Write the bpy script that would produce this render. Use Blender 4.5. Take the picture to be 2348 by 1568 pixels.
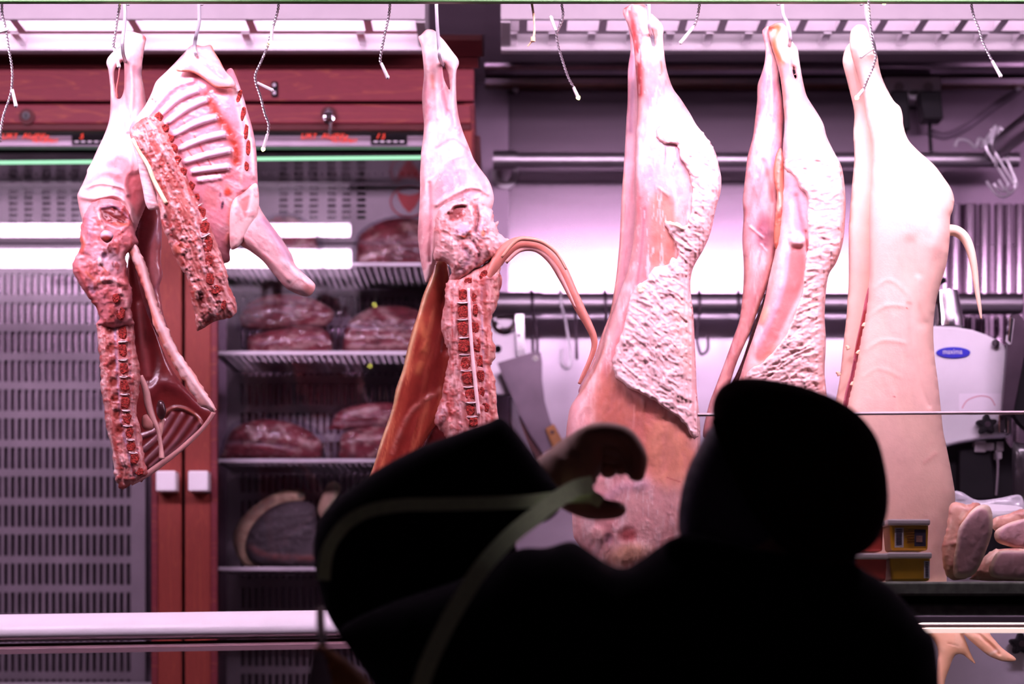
import bpy, bmesh, math, random
import numpy as np
from mathutils import Vector, Matrix

for o in list(bpy.data.objects):
    bpy.data.objects.remove(o, do_unlink=True)
SC = bpy.context.scene
COL = SC.collection
rng = np.random.RandomState(7)
random.seed(7)

# ---------------------------------------------------------------- camera
FOC = 70.0
HOR = 1500.0                      # row of the eye level in the 2348 x 1568 frame
EYE = 1.30
K = 36.0 / (FOC * 2348.0)         # metres per pixel and metre of depth
cam_d = bpy.data.cameras.new('camera')
cam_d.sensor_width = 36.0
cam_d.lens = FOC
cam_d.shift_y = (HOR - 784.0) / 2348.0
cam_d.clip_start = 0.05
cam_d.dof.use_dof = True
cam_d.dof.focus_distance = 3.60
cam_d.dof.aperture_fstop = 2.7
cam_d.dof.aperture_blades = 0
cam = bpy.data.objects.new('camera', cam_d)
cam.location = (0, 0, EYE)
cam.rotation_euler = (math.pi / 2, 0, 0)
COL.objects.link(cam)
SC.camera = cam

# ---------------------------------------------------------------- world, exposure
w = bpy.data.worlds.new('world')
SC.world = w
w.use_nodes = True
w.node_tree.nodes['Background'].inputs[0].default_value = (0.55, 0.30, 0.50, 1)
w.node_tree.nodes['Background'].inputs[1].default_value = 0.045
SC.view_settings.view_transform = 'Standard'
SC.view_settings.look = 'None'
SC.view_settings.gamma = 1.0
SC.view_settings.use_curve_mapping = False
SC.view_settings.exposure = 0.0
try:
    SC.cycles.use_denoising = True
    SC.cycles.max_bounces = 9
    SC.cycles.diffuse_bounces = 3
    SC.cycles.glossy_bounces = 4
    SC.cycles.transmission_bounces = 6
    SC.cycles.transparent_max_bounces = 16
    SC.cycles.sample_clamp_indirect = 6.0
    SC.cycles.caustics_reflective = False
    SC.cycles.caustics_refractive = False
except Exception:
    pass
LIGHT_COL = (1.0, 0.70, 0.98)
E_FRONT = 63.0      # the tubes of the canopy lamps over the hanging rail
E_BACK_LEFT = 22.0   # louvred ceiling lights behind the carcasses
E_BACK_RIGHT = 9.0
E_CABINET = 1.5     # thin green-white light line inside the cabinet

# ---------------------------------------------------------------- helpers
def P(px, py, Y):
    s = K * Y
    return Vector(((px - 1174.0) * s, Y, EYE + (HOR - py) * s))

def tag(o, label=None, cat=None, group=None, kind=None):
    if label: o['label'] = label
    if cat: o['category'] = cat
    if group: o['group'] = group
    if kind: o['kind'] = kind
    return o

def thing(name, label, cat, loc=(0, 0, 0), group=None):
    o = bpy.data.objects.new(name, None)
    o.empty_display_size = 0.05
    o.location = loc
    COL.objects.link(o)
    return tag(o, label, cat, group)

def link(name, me, m=None, parent=None, smooth=False):
    o = bpy.data.objects.new(name, me)
    COL.objects.link(o)
    if m is not None:
        me.materials.append(m)
    if parent is not None:
        o.parent = parent
        loc = Vector((0, 0, 0)); p = parent
        while p is not None:
            loc += Vector(p.location); p = p.parent
        o.location = -loc
    if smooth:
        me.shade_smooth()
    return o

def catmull(pts, n=6, closed=False):
    p = np.asarray(pts, float)
    m = len(p)
    if m < 3:
        t = np.linspace(0, 1, n + 1)[:, None]
        return p[0] * (1 - t) + p[-1] * t
    out = []
    rngs = range(m) if closed else range(m - 1)
    for i in rngs:
        if closed:
            p0, p1, p2, p3 = p[(i - 1) % m], p[i], p[(i + 1) % m], p[(i + 2) % m]
        else:
            p0, p1, p2, p3 = p[max(i - 1, 0)], p[i], p[i + 1], p[min(i + 2, m - 1)]
        for q in range(n):
            t = q / n
            out.append(0.5 * ((2 * p1) + (-p0 + p2) * t + (2 * p0 - 5 * p1 + 4 * p2 - p3) * t * t
                              + (-p0 + 3 * p1 - 3 * p2 + p3) * t ** 3))
    if not closed:
        out.append(p[-1])
    return np.array(out)

class MB:
    """collects shapes and links them as ONE mesh object"""
    def __init__(s):
        s.v = []; s.f = []
    def add(s, vs, fs):
        b = len(s.v)
        s.v += [tuple(x) for x in vs]
        s.f += [tuple(b + i for i in f) for f in fs]
    def box(s, x0, x1, y0, y1, z0, z1):
        vs = [(x, y, z) for z in (z0, z1) for y in (y0, y1) for x in (x0, x1)]
        s.add(vs, [(0, 2, 3, 1), (4, 5, 7, 6), (0, 1, 5, 4), (2, 6, 7, 3), (0, 4, 6, 2), (1, 3, 7, 5)])
    def pbox(s, a, b, c, d, Y, dep):
        """front face covers pixels a..c, b..d at depth Y"""
        p = P(a, d, Y); q = P(c, b, Y)
        s.box(p.x, q.x, Y, Y + dep, p.z, q.z)
    def tube(s, pts, rad, n=8, sub=5, flat=1.0, cap=True, fdir=None):
        pts = np.asarray([tuple(p) for p in pts], float)
        r = np.asarray(rad if hasattr(rad, '__len__') else [rad] * len(pts), float)
        if sub > 1:
            rr = catmull(np.stack([r, r], 1), sub)[:, 0]
            pts = catmull(pts, sub); r = np.maximum(rr, 1e-5)
        m = len(pts)
        t = np.gradient(pts, axis=0)
        t /= np.linalg.norm(t, axis=1)[:, None] + 1e-12
        up = np.array(fdir if fdir is not None else (0.0, 1.0, 0.0))
        vs = []
        for i in range(m):
            a = np.cross(t[i], up)
            if np.linalg.norm(a) < 1e-4:
                a = np.cross(t[i], (1.0, 0.0, 0.0))
            a /= np.linalg.norm(a)
            b = np.cross(t[i], a)
            for j in range(n):
                an = 2 * math.pi * j / n
                vs.append(pts[i] + r[i] * (math.cos(an) * a + flat * math.sin(an) * b))
        fs = []
        for i in range(m - 1):
            for j in range(n):
                fs.append((i * n + j, i * n + (j + 1) % n, (i + 1) * n + (j + 1) % n, (i + 1) * n + j))
        if cap:
            fs.append(tuple(range(n))[::-1]); fs.append(tuple((m - 1) * n + j for j in range(n)))
        s.add(vs, fs)
    def cyl(s, a, b, r, n=16):
        s.tube([a, b], [r, r], n, sub=1)
    def prism(s, poly, y0, y1):
        """poly: (x, z) points, extruded along y"""
        n = len(poly)
        vs = [(x, y0, z) for x, z in poly] + [(x, y1, z) for x, z in poly]
        fs = [tuple(range(n)), tuple(range(n, 2 * n))[::-1]]
        fs += [(i, i + n, (i + 1) % n + n, (i + 1) % n) for i in range(n)]
        s.add(vs, fs)
    def xprism(s, poly, x0, x1):
        """poly: (y, z) points, extruded along x"""
        n = len(poly)
        vs = [(x0, y, z) for y, z in poly] + [(x1, y, z) for y, z in poly]
        fs = [tuple(range(n))[::-1], tuple(range(n, 2 * n))]
        fs += [(i, (i + 1) % n, (i + 1) % n + n, i + n) for i in range(n)]
        s.add(vs, fs)
    def build(s, name, m=None, parent=None, smooth=False, bevel=0, seg=2):
        me = bpy.data.meshes.new(name)
        me.from_pydata(s.v, [], s.f)
        bm = bmesh.new(); bm.from_mesh(me)
        bmesh.ops.recalc_face_normals(bm, faces=bm.faces)
        if bevel:
            bmesh.ops.bevel(bm, geom=[e for e in bm.edges if e.calc_face_angle(0) > 0.5], offset=bevel,
                            segments=seg, affect='EDGES', profile=0.5)
        bm.to_mesh(me); bm.free()
        o = link(name, me, m, parent, smooth)
        if smooth == 'auto' or bevel:
            me.shade_smooth()
            try: me.set_sharp_from_angle(angle=math.radians(12 if bevel else 40))
            except Exception: pass
        return o

# ---------------------------------------------------------------- materials
def mat(name, col, rough=0.5, metal=0.0, spec=0.5, noise=0.0, nscale=20.0, bump=0.0, bscale=60.0, coat=0.0,
        stretch=(1, 1, 1), col2=None, emit=None, estr=0.0, sheen=0.0, rvar=0.0):
    m = bpy.data.materials.new(name)
    m.use_nodes = True
    nt = m.node_tree; N = nt.nodes; L = nt.links
    b = N['Principled BSDF']
    b.inputs['Base Color'].default_value = (*col, 1)
    b.inputs['Roughness'].default_value = rough
    b.inputs['Metallic'].default_value = metal
    b.inputs['Specular IOR Level'].default_value = spec
    b.inputs['Coat Weight'].default_value = coat
    b.inputs['Coat Roughness'].default_value = 0.12
    if sheen:
        b.inputs['Sheen Weight'].default_value = sheen
    tc = N.new('ShaderNodeTexCoord'); mp = N.new('ShaderNodeMapping')
    mp.inputs['Scale'].default_value = stretch
    L.new(tc.outputs['Object'], mp.inputs['Vector'])
    if noise or col2:
        nz = N.new('ShaderNodeTexNoise'); nz.inputs['Scale'].default_value = nscale
        nz.inputs['Detail'].default_value = 5
        L.new(mp.outputs[0], nz.inputs['Vector'])
        rp = N.new('ShaderNodeValToRGB')
        rp.color_ramp.elements[0].position = 0.35; rp.color_ramp.elements[1].position = 0.65
        c2 = col2 or tuple(min(1, c * (1 + noise)) for c in col)
        c1 = col if col2 else tuple(c * (1 - noise) for c in col)
        rp.color_ramp.elements[0].color = (*c1, 1); rp.color_ramp.elements[1].color = (*c2, 1)
        L.new(nz.outputs['Fac'], rp.inputs[0]); L.new(rp.outputs[0], b.inputs['Base Color'])
        if rvar:
            mr = N.new('ShaderNodeMapRange')
            mr.inputs['To Min'].default_value = rough - rvar; mr.inputs['To Max'].default_value = rough + rvar
            L.new(nz.outputs['Fac'], mr.inputs['Value']); L.new(mr.outputs[0], b.inputs['Roughness'])
    if bump:
        n2 = N.new('ShaderNodeTexNoise'); n2.inputs['Scale'].default_value = bscale
        n2.inputs['Detail'].default_value = 4
        L.new(mp.outputs[0], n2.inputs['Vector'])
        bp = N.new('ShaderNodeBump'); bp.inputs['Strength'].default_value = bump
        bp.inputs['Distance'].default_value = 0.004
        L.new(n2.outputs['Fac'], bp.inputs['Height']); L.new(bp.outputs[0], b.inputs['Normal'])
    if emit:
        b.inputs['Emission Color'].default_value = (*emit, 1)
        b.inputs['Emission Strength'].default_value = estr
    return m

def glass_mat(name, tint=(0.97, 0.97, 0.97), ior=1.5, rough=0.0, extra=0.0):
    m = bpy.data.materials.new(name); m.use_nodes = True
    nt = m.node_tree; N = nt.nodes; L = nt.links
    N.remove(N['Principled BSDF'])
    out = N['Material Output']
    tr = N.new('ShaderNodeBsdfTransparent'); tr.inputs[0].default_value = (*tint, 1)
    gl = N.new('ShaderNodeBsdfGlossy'); gl.inputs['Roughness'].default_value = rough
    lw = N.new('ShaderNodeLayerWeight'); lw.inputs['Blend'].default_value = 0.5
    pw = N.new('ShaderNodeMath'); pw.operation = 'POWER'; pw.inputs[1].default_value = 5.0
    fr = N.new('ShaderNodeMath'); fr.operation = 'MULTIPLY_ADD'
    r0 = ((ior - 1) / (ior + 1)) ** 2
    fr.inputs[1].default_value = 1 - r0; fr.inputs[2].default_value = r0
    L.new(lw.outputs['Facing'], pw.inputs[0]); L.new(pw.outputs[0], fr.inputs[0])
    ad = N.new('ShaderNodeMath'); ad.operation = 'ADD'; ad.inputs[1].default_value = extra
    mx = N.new('ShaderNodeMixShader')
    L.new(fr.outputs[0], ad.inputs[0]); L.new(ad.outputs[0], mx.inputs[0])
    L.new(tr.outputs[0], mx.inputs[1]); L.new(gl.outputs[0], mx.inputs[2])
    L.new(mx.outputs[0], out.inputs['Surface'])
    return m

def flesh_mat(name, rough=0.4, bump=0.25, bscale=180.0, spec=0.5, vary=0.12, sss=0.0, coat=0.0, stretch=(1, 1, 1)):
    m = bpy.data.materials.new(name); m.use_nodes = True
    nt = m.node_tree; N = nt.nodes; L = nt.links
    b = N['Principled BSDF']
    at = N.new('ShaderNodeAttribute'); at.attribute_name = 'Col'
    tc = N.new('ShaderNodeTexCoord'); mp = N.new('ShaderNodeMapping'); mp.inputs['Scale'].default_value = stretch
    L.new(tc.outputs['Object'], mp.inputs['Vector'])
    nz = N.new('ShaderNodeTexNoise'); nz.inputs['Scale'].default_value = 45; nz.inputs['Detail'].default_value = 6
    L.new(mp.outputs[0], nz.inputs['Vector'])
    mr = N.new('ShaderNodeMapRange'); mr.inputs['To Min'].default_value = 1 - vary; mr.inputs['To Max'].default_value = 1 + vary
    mr.inputs['From Min'].default_value = 0.3; mr.inputs['From Max'].default_value = 0.7
    L.new(nz.outputs['Fac'], mr.inputs['Value'])
    ml = N.new('ShaderNodeVectorMath'); ml.operation = 'SCALE'
    L.new(at.outputs['Color'], ml.inputs[0]); L.new(mr.outputs[0], ml.inputs['Scale'])
    L.new(ml.outputs[0], b.inputs['Base Color'])
    b.inputs['Roughness'].default_value = rough
    b.inputs['Specular IOR Level'].default_value = spec
    b.inputs['Coat Weight'].default_value = coat
    if sss:
        b.inputs['Subsurface Weight'].default_value = sss
        b.inputs['Subsurface Radius'].default_value = (1.0, 0.35, 0.25)
        b.inputs['Subsurface Scale'].default_value = 0.008
    n2 = N.new('ShaderNodeTexNoise'); n2.inputs['Scale'].default_value = bscale; n2.inputs['Detail'].default_value = 5
    L.new(mp.outputs[0], n2.inputs['Vector'])
    bp = N.new('ShaderNodeBump'); bp.inputs['Strength'].default_value = bump; bp.inputs['Distance'].default_value = 0.003
    L.new(n2.outputs['Fac'], bp.inputs['Height']); L.new(bp.outputs[0], b.inputs['Normal'])
    return m

def emit_mat(name, col, s):
    m = bpy.data.materials.new(name); m.use_nodes = True
    nt = m.node_tree; N = nt.nodes
    N.remove(N['Principled BSDF'])
    e = N.new('ShaderNodeEmission'); e.inputs[0].default_value = (*col, 1); e.inputs[1].default_value = s
    nt.links.new(e.outputs[0], N['Material Output'].inputs['Surface'])
    return m

M = {}
M['steel'] = mat('brushed_steel', (0.27, 0.205, 0.26), 0.21, 1.0, noise=0.06, nscale=3, stretch=(1, 1, 14))
M['steel_dull'] = mat('dull_steel', (0.42, 0.38, 0.42), 0.38, 1.0, noise=0.12, nscale=6, rvar=0.05)
M['steel_panel'] = mat('perforated_steel', (0.31, 0.265, 0.30), 0.5, 0.5, noise=0.10, nscale=10)
M['chrome'] = mat('chrome', (0.85, 0.83, 0.85), 0.12, 1.0, noise=0.03)
M['hook'] = mat('hook_steel', (0.66, 0.64, 0.68), 0.3, 0.6, noise=0.06)
M['dark_hook'] = mat('dark_hook_steel', (0.07, 0.05, 0.065), 0.4, 1.0, noise=0.1)
M['blade'] = mat('blade_steel', (0.13, 0.10, 0.125), 0.45, 1.0, noise=0.15, nscale=12)
M['wood'] = None
M['black'] = mat('black_plastic', (0.007, 0.006, 0.008), 0.55, spec=0.15, noise=0.2)
M['seal'] = mat('black_rubber', (0.02, 0.015, 0.02), 0.7, noise=0.2)
M['dark'] = mat('dark_void', (0.010, 0.007, 0.010), 0.9, spec=0.1, noise=0.2)
M['white'] = mat('white_enamel', (0.93, 0.90, 0.93), 0.35, noise=0.02)
M['fixture'] = mat('light_housing_enamel', (0.40, 0.36, 0.38), 0.5, noise=0.03)
M['reflector'] = mat('louvre_aluminium', (0.85, 0.80, 0.84), 0.28, 0.9, noise=0.03)
M['green'] = mat('green_paint', (0.04, 0.13, 0.03), 0.45, noise=0.1)
M['greenblack'] = mat('dark_green_granite', (0.10, 0.12, 0.09), 0.35, noise=0.3, nscale=60)
M['glass'] = glass_mat('cabinet_glass', (0.95, 0.94, 0.95), 1.5, extra=0.015)
M['guard'] = glass_mat('guard_glass', (0.94, 0.95, 0.94), 1.5)
M['guard_edge'] = mat('glass_edge', (0.85, 0.72, 0.72), 0.25, noise=0.05)
M['wrap'] = glass_mat('clear_vacuum_film', (0.86, 0.84, 0.88), 1.42, rough=0.12)
M['plastic'] = mat('white_plastic', (0.80, 0.78, 0.82), 0.4, noise=0.02)
M['clearplug'] = mat('clear_led_plastic', (0.50, 0.48, 0.47), 0.15, noise=0.03)
M['wire'] = mat('silver_wire', (0.45, 0.42, 0.44), 0.3, 0.9, noise=0.1)
M['led'] = emit_mat('yellow_led', (1.0, 0.90, 0.18), 30.0)
M['flesh'] = flesh_mat('fresh_lamb_flesh', 0.42, 0.16, 170)
M['membrane'] = flesh_mat('moist_membrane', 0.30, 0.18, 120, coat=0.15)
M['fat'] = flesh_mat('waxy_fat', 0.45, 0.18, 130, vary=0.07)
M['skin'] = flesh_mat('scalded_pig_skin', 0.48, 0.10, 260, vary=0.05)
M['marrow'] = mat('sawn_bone_marrow', (0.30, 0.030, 0.022), 0.8, spec=0.2, noise=0.6, nscale=260, bump=0.9, bscale=420)
M['bone'] = mat('pale_bone', (0.86, 0.62, 0.60), 0.45, noise=0.12, nscale=90, bump=0.3, bscale=200)
M['twine'] = mat('twine', (0.55, 0.36, 0.2), 0.8, noise=0.2, nscale=300)

def wood_mat(name, c1, c2, scale=3.0, stretch=(0.7, 1, 7)):
    m = bpy.data.materials.new(name); m.use_nodes = True
    nt = m.node_tree; N = nt.nodes; L = nt.links
    b = N['Principled BSDF']
    tc = N.new('ShaderNodeTexCoord'); mp = N.new('ShaderNodeMapping'); mp.inputs['Scale'].default_value = stretch
    L.new(tc.outputs['Object'], mp.inputs['Vector'])
    nz = N.new('ShaderNodeTexNoise'); nz.inputs['Scale'].default_value = scale; nz.inputs['Detail'].default_value = 3
    nz.inputs['Distortion'].default_value = 0.7
    L.new(mp.outputs[0], nz.inputs['Vector'])
    mu = N.new('ShaderNodeMath'); mu.operation = 'MULTIPLY'; mu.inputs[1].default_value = 9.0
    L.new(nz.outputs['Fac'], mu.inputs[0])
    fr = N.new('ShaderNodeMath'); fr.operation = 'FRACT'; L.new(mu.outputs[0], fr.inputs[0])
    rp = N.new('ShaderNodeValToRGB')
    rp.color_ramp.elements[0].color = (*c1, 1); rp.color_ramp.elements[0].position = 0.0
    rp.color_ramp.elements[1].color = (*c1, 1); rp.color_ramp.elements[1].position = 1.0
    e = rp.color_ramp.elements.new(0.06); e.color = (*c2, 1)
    e = rp.color_ramp.elements.new(0.22); e.color = (*c1, 1)
    L.new(fr.outputs[0], rp.inputs[0])
    n3 = N.new('ShaderNodeTexNoise'); n3.inputs['Scale'].default_value = 60; L.new(mp.outputs[0], n3.inputs['Vector'])
    mx = N.new('ShaderNodeMix'); mx.data_type = 'RGBA'; mx.blend_type = 'MULTIPLY'; mx.inputs[0].default_value = 0.35
    L.new(rp.outputs[0], mx.inputs[6]); L.new(n3.outputs['Fac'], mx.inputs[7])
    L.new(mx.outputs[2], b.inputs['Base Color'])
    b.inputs['Roughness'].default_value = 0.5
    b.inputs['Specular IOR Level'].default_value = 0.22
    return m
M['wood'] = wood_mat('cherry_stained_wood', (0.21, 0.031, 0.044), (0.30, 0.068, 0.050))
M['wood_post'] = wood_mat('cherry_stained_stile', (0.30, 0.048, 0.036), (0.36, 0.068, 0.042), stretch=(7, 1, 0.7))
M['wood_dark'] = wood_mat('dark_cherry_moulding', (0.09, 0.012, 0.014), (0.11, 0.018, 0.018))

# ---------------------------------------------------------------- numpy noise
def vnoise(x, y, seed):
    r = np.random.RandomState(seed % 100000)
    T = r.rand(64, 64)
    xi = np.floor(x).astype(int); yi = np.floor(y).astype(int)
    fx = x - xi; fy = y - yi
    fx = fx * fx * (3 - 2 * fx); fy = fy * fy * (3 - 2 * fy)
    g = lambda a, b: T[a % 64, b % 64]
    return (g(xi, yi) * (1 - fx) * (1 - fy) + g(xi + 1, yi) * fx * (1 - fy)
            + g(xi, yi + 1) * (1 - fx) * fy + g(xi + 1, yi + 1) * fx * fy)

def fbm(x, y, seed, oct=4):
    a = 0.5; s = np.zeros_like(x); t = 0
    for i in range(oct):
        s += a * vnoise(x * 2 ** i + 13.7 * i, y * 2 ** i + 7.1 * i, seed + i * 17); t += a; a *= 0.55
    return s / t

def seg_dist(px, py, pts):
    """distance to a polyline and the position 0..1 along it"""
    best = np.full(px.shape, 1e9); tt = np.zeros(px.shape)
    n = len(pts) - 1
    for i in range(n):
        ax, ay = pts[i]; bx, by = pts[i + 1]
        dx, dy = bx - ax, by - ay
        l2 = dx * dx + dy * dy + 1e-9
        t = np.clip(((px - ax) * dx + (py - ay) * dy) / l2, 0, 1)
        d = np.hypot(px - ax - t * dx, py - ay - t * dy)
        k = d < best
        best[k] = d[k]; tt[k] = (i + t[k]) / n
    return best, tt

def in_poly(px, py, loops):
    ins = np.zeros(px.shape, bool)
    for lp in loops:
        a = lp; b = np.roll(lp, -1, 0)
        for (ax, ay), (bx, by) in zip(a, b):
            if ay == by: continue
            c = ((ay > py) != (by > py))
            if not c.any(): continue
            ins ^= c & (px < (bx - ax) * (py - ay) / (by - ay) + ax)
    return ins

def sstep(a, b, x):
    t = np.clip((x - a) / (b - a), 0, 1)
    return t * t * (3 - 2 * t)

def feature(F, px, py, h, c):
    k = F[0]
    if k == 's':      # stroke: pts, width, dh, colour, alpha
        _, pts, wd, dh, col, al = F[:6]
        p = catmull(pts, 4) if len(pts) > 2 else np.asarray(pts, float)
        d, t = seg_dist(px, py, p)
        if hasattr(wd, '__len__'): wd = wd[0] + (wd[1] - wd[0]) * t
        f = np.exp(-(d / wd) ** 2 * 1.6)
        if len(F) > 6: f = f * (0.35 + 0.65 * sstep(0.35, 0.6, fbm(px / F[6], py / F[6], 91)))
    elif k == 'e':    # ellipse: cx, cy, rx, ry, rot, dh, colour, alpha, soft
        _, cx, cy, rx, ry, rot, dh, col, al, so = F
        r = math.radians(rot); X = (px - cx) * math.cos(r) + (py - cy) * math.sin(r)
        Z = -(px - cx) * math.sin(r) + (py - cy) * math.cos(r)
        q = np.sqrt((X / rx) ** 2 + (Z / ry) ** 2)
        f = 1 - sstep(1 - so, 1 + so, q)
    elif k == 'p':    # polygon: pts, dh, colour, alpha, soft px
        _, pts, dh, col, al, so = F
        p = catmull(pts, 5, True)
        ins = in_poly(px, py, [p])
        d, _t = seg_dist(px, py, np.vstack([p, p[:1]]))
        f = sstep(-so, so, np.where(ins, d, -d))
    elif k == 'n':    # noise: scale x, scale y, dh, colour, alpha, lo, hi, seed, rot
        _, sx, sy, dh, col, al, lo, hi, sd, rot = F
        r = math.radians(rot); X = px * math.cos(r) + py * math.sin(r); Z = -px * math.sin(r) + py * math.cos(r)
        f = sstep(lo, hi, fbm(X / sx, Z / sy, sd))
    elif k == 'r':    # ridged wrinkles inside a polygon: pts, scale x, scale y, dh, seed, rot, soft, colour, alpha
        _, pts, sx, sy, dh, sd, rot, so, col, al = F
        r = math.radians(rot); X = px * math.cos(r) + py * math.sin(r); Z = -px * math.sin(r) + py * math.cos(r)
        wx = 9 * (fbm(px / 40, py / 40, sd + 5) - .5) ; wz = 9 * (fbm(px / 40, py / 40, sd + 9) - .5)
        q = 1 - np.abs(2 * fbm(X / sx + wx / 6, Z / sy + wz / 6, sd, 3) - 1) * 2.2
        q = np.clip(q, 0, 1)
        if pts is not None:
            p = catmull(pts, 4, True)
            ins = in_poly(px, py, [p]); d, _t = seg_dist(px, py, np.vstack([p, p[:1]]))
            g = sstep(-so, so, np.where(ins, d, -d))
        else:
            g = 1.0
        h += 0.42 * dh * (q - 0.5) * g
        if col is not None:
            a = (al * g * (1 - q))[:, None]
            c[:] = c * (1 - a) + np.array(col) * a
        return
    h += (0.4 if k == 'n' else 0.9) * dh * f
    if col is not None:
        a = (al * f)[:, None]
        c[:] = c * (1 - a) + np.array(col) * a

def jacobi(u, ins, src, it):
    for _ in range(it):
        v = u.copy()
        v[1:-1, 1:-1] = 0.25 * (u[:-2, 1:-1] + u[2:, 1:-1] + u[1:-1, :-2] + u[1:-1, 2:] + src)
        u = np.where(ins, v, 0.0)
    return u

DEEP = []
class Surf:
    def __init__(s, x0, y0, res, yy, ok):
        s.x0, s.y0, s.res, s.yy, s.ok = x0, y0, res, yy, ok
    def at(s, px, py):
        i = int(round((py - s.y0) / s.res)); j = int(round((px - s.x0) / s.res))
        i = min(max(i, 0), s.yy.shape[0] - 1); j = min(max(j, 0), s.yy.shape[1] - 1)
        return s.yy[i, j]

def organic(name, parent, loops, Y, col, m, feats=(), asp=0.6, tmax=90.0, res=3.0, back=0.7, ragged=0.0, seed=1,
            bend=None, smooth=6, sub=5):
    """a rounded solid body: an outline at depth Y, inflated to a real thickness (all sizes in pixels of that depth)"""
    if not hasattr(loops[0][0], '__len__'): loops = [loops]
    L = []
    for lp in loops:
        p = catmull(lp, sub, True)
        if ragged:
            q = np.arange(len(p))
            p = p + ragged * 2 * (np.random.RandomState(seed).rand(len(p), 2) - 0.5)
        L.append(p)
    A = np.vstack(L)
    x0, y0 = A.min(0) - 2 * res; x1, y1 = A.max(0) + 2 * res
    nx = int((x1 - x0) / res) + 2; ny = int((y1 - y0) / res) + 2
    gx = x0 + res * np.arange(nx); gy = y0 + res * np.arange(ny)
    GX, GY = np.meshgrid(gx, gy)
    ins = in_poly(GX, GY, L)
    # inflate: multi-level Poisson, then a circular profile
    u = None
    for st in (8, 4, 2, 1):
        if min(nx, ny) // st < 6 and st > 1: continue
        iy = np.arange(0, ny, st); ix = np.arange(0, nx, st)
        im = ins[np.ix_(iy, ix)]
        src = (res * st) ** 2 * np.ones_like(im, float)
        if u is None:
            u0 = np.zeros(im.shape)
        else:
            yy = np.clip(np.round(iy / pst).astype(int), 0, u.shape[0] - 1); xx = np.clip(np.round(ix / pst).astype(int), 0, u.shape[1] - 1)
            u0 = np.where(im, u[np.ix_(yy, xx)], 0)
        im2 = im.copy(); im2[0] = im2[-1] = False; im2[:, 0] = im2[:, -1] = False
        u = jacobi(u0, im2, src[0, 0], {8: 500, 4: 220, 2: 120, 1: 50}[st]); pst = st
    H = np.sqrt(np.maximum(2 * u, 0)) * asp
    H = tmax * np.tanh(H / tmax)
    for _ in range(smooth):
        V = H.copy()
        V[1:-1, 1:-1] = 0.5 * H[1:-1, 1:-1] + 0.125 * (H[:-2, 1:-1] + H[2:, 1:-1] + H[1:-1, :-2] + H[1:-1, 2:])
        H = np.where(ins, V, 0)
    Hb = H * back
    hf = H[ins].copy(); c = np.tile(np.array(col, float), (hf.size, 1))
    px = GX[ins]; py = GY[ins]
    rim = sstep(0, 6, hf)
    h0 = hf.copy()
    for F in feats:
        feature(F, px, py, hf, c)
    hf = h0 * 1.0 + (hf - h0) * rim
    if m in DEEP:      # flesh: deepen the colour, whites stay
        mx = c.max(1, keepdims=True); c = mx ** 1.65 * (c / mx) ** 1.35
    H2 = np.zeros_like(H); H2[ins] = hf
    C2 = np.zeros(H.shape + (3,)); C2[:] = col; C2[ins] = np.clip(c, 0, 1)
    # cells that hold any inside vertex
    cell = ins[:-1, :-1] | ins[1:, :-1] | ins[:-1, 1:] | ins[1:, 1:]
    used = np.zeros_like(ins)
    used[:-1, :-1] |= cell; used[1:, :-1] |= cell; used[:-1, 1:] |= cell; used[1:, 1:] |= cell
    out = used & ~ins
    oi = np.argwhere(out)
    X = GX.copy(); Z = GY.copy()
    ox, oy = GX[out], GY[out]
    bx, by, bd = ox.copy(), oy.copy(), np.full(ox.shape, 1e9)
    for lp in L:
        for (ax, ay), (ex, ey) in zip(lp, np.roll(lp, -1, 0)):
            near = (ox > min(ax, ex) - 12) & (ox < max(ax, ex) + 12) & (oy > min(ay, ey) - 12) & (oy < max(ay, ey) + 12)
            if not near.any(): continue
            dx, dy = ex - ax, ey - ay
            t = np.clip(((ox[near] - ax) * dx + (oy[near] - ay) * dy) / (dx * dx + dy * dy + 1e-9), 0, 1)
            qx = ax + t * dx; qy = ay + t * dy
            d = np.hypot(ox[near] - qx, oy[near] - qy)
            idx = np.where(near)[0]; k = d < bd[idx]
            bx[idx[k]] = qx[k]; by[idx[k]] = qy[k]; bd[idx[k]] = d[k]
    X[out] = bx; Z[out] = by
    if out.any():   # colour of the rim from the nearest inside vertex
        acc = np.zeros(C2.shape); cnt = np.zeros(ins.shape)
        for dy in (-1, 0, 1):
            for dx in (-1, 0, 1):
                s_i = np.roll(np.roll(ins, dy, 0), dx, 1); acc += np.roll(np.roll(C2, dy, 0), dx, 1) * s_i[..., None]; cnt += s_i
        C2[out] = acc[out] / np.maximum(cnt[out], 1)[:, None]
    s0 = K * Y
    base = np.full(H.shape, float(Y))
    if bend is not None: base = base + bend(X, Z)
    yf = base - H2 * s0
    idf = -np.ones(ins.shape, int); idf[used] = np.arange(used.sum())
    nb = used.sum()
    idb = idf.copy(); idb[ins] = nb + np.arange(ins.sum())
    vf = np.stack([(X - 1174) * K * yf, yf, EYE + (HOR - Z) * K * yf], -1)[used]
    yb = base + Hb * s0
    vb = np.stack([(X - 1174) * K * base, yb, EYE + (HOR - Z) * K * base], -1)[ins]
    ii = np.argwhere(cell)
    a, b_, c_, d_ = ii[:, 0], ii[:, 1], ii[:, 0] + 1, ii[:, 1] + 1
    F1 = np.stack([idf[a, b_], idf[c_, b_], idf[c_, d_], idf[a, d_]], 1)
    F2 = np.stack([idb[a, b_], idb[a, d_], idb[c_, d_], idb[c_, b_]], 1)
    keep = ins[a, b_] | ins[c_, b_] | ins[c_, d_] | ins[a, d_]
    FF = np.vstack([F1, F2[keep]])
    vv = np.vstack([vf, vb])
    cc = np.vstack([C2[used], C2[ins]])
    me = bpy.data.meshes.new(name)
    me.vertices.add(len(vv)); me.vertices.foreach_set('co', vv.astype(np.float32).ravel())
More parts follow.
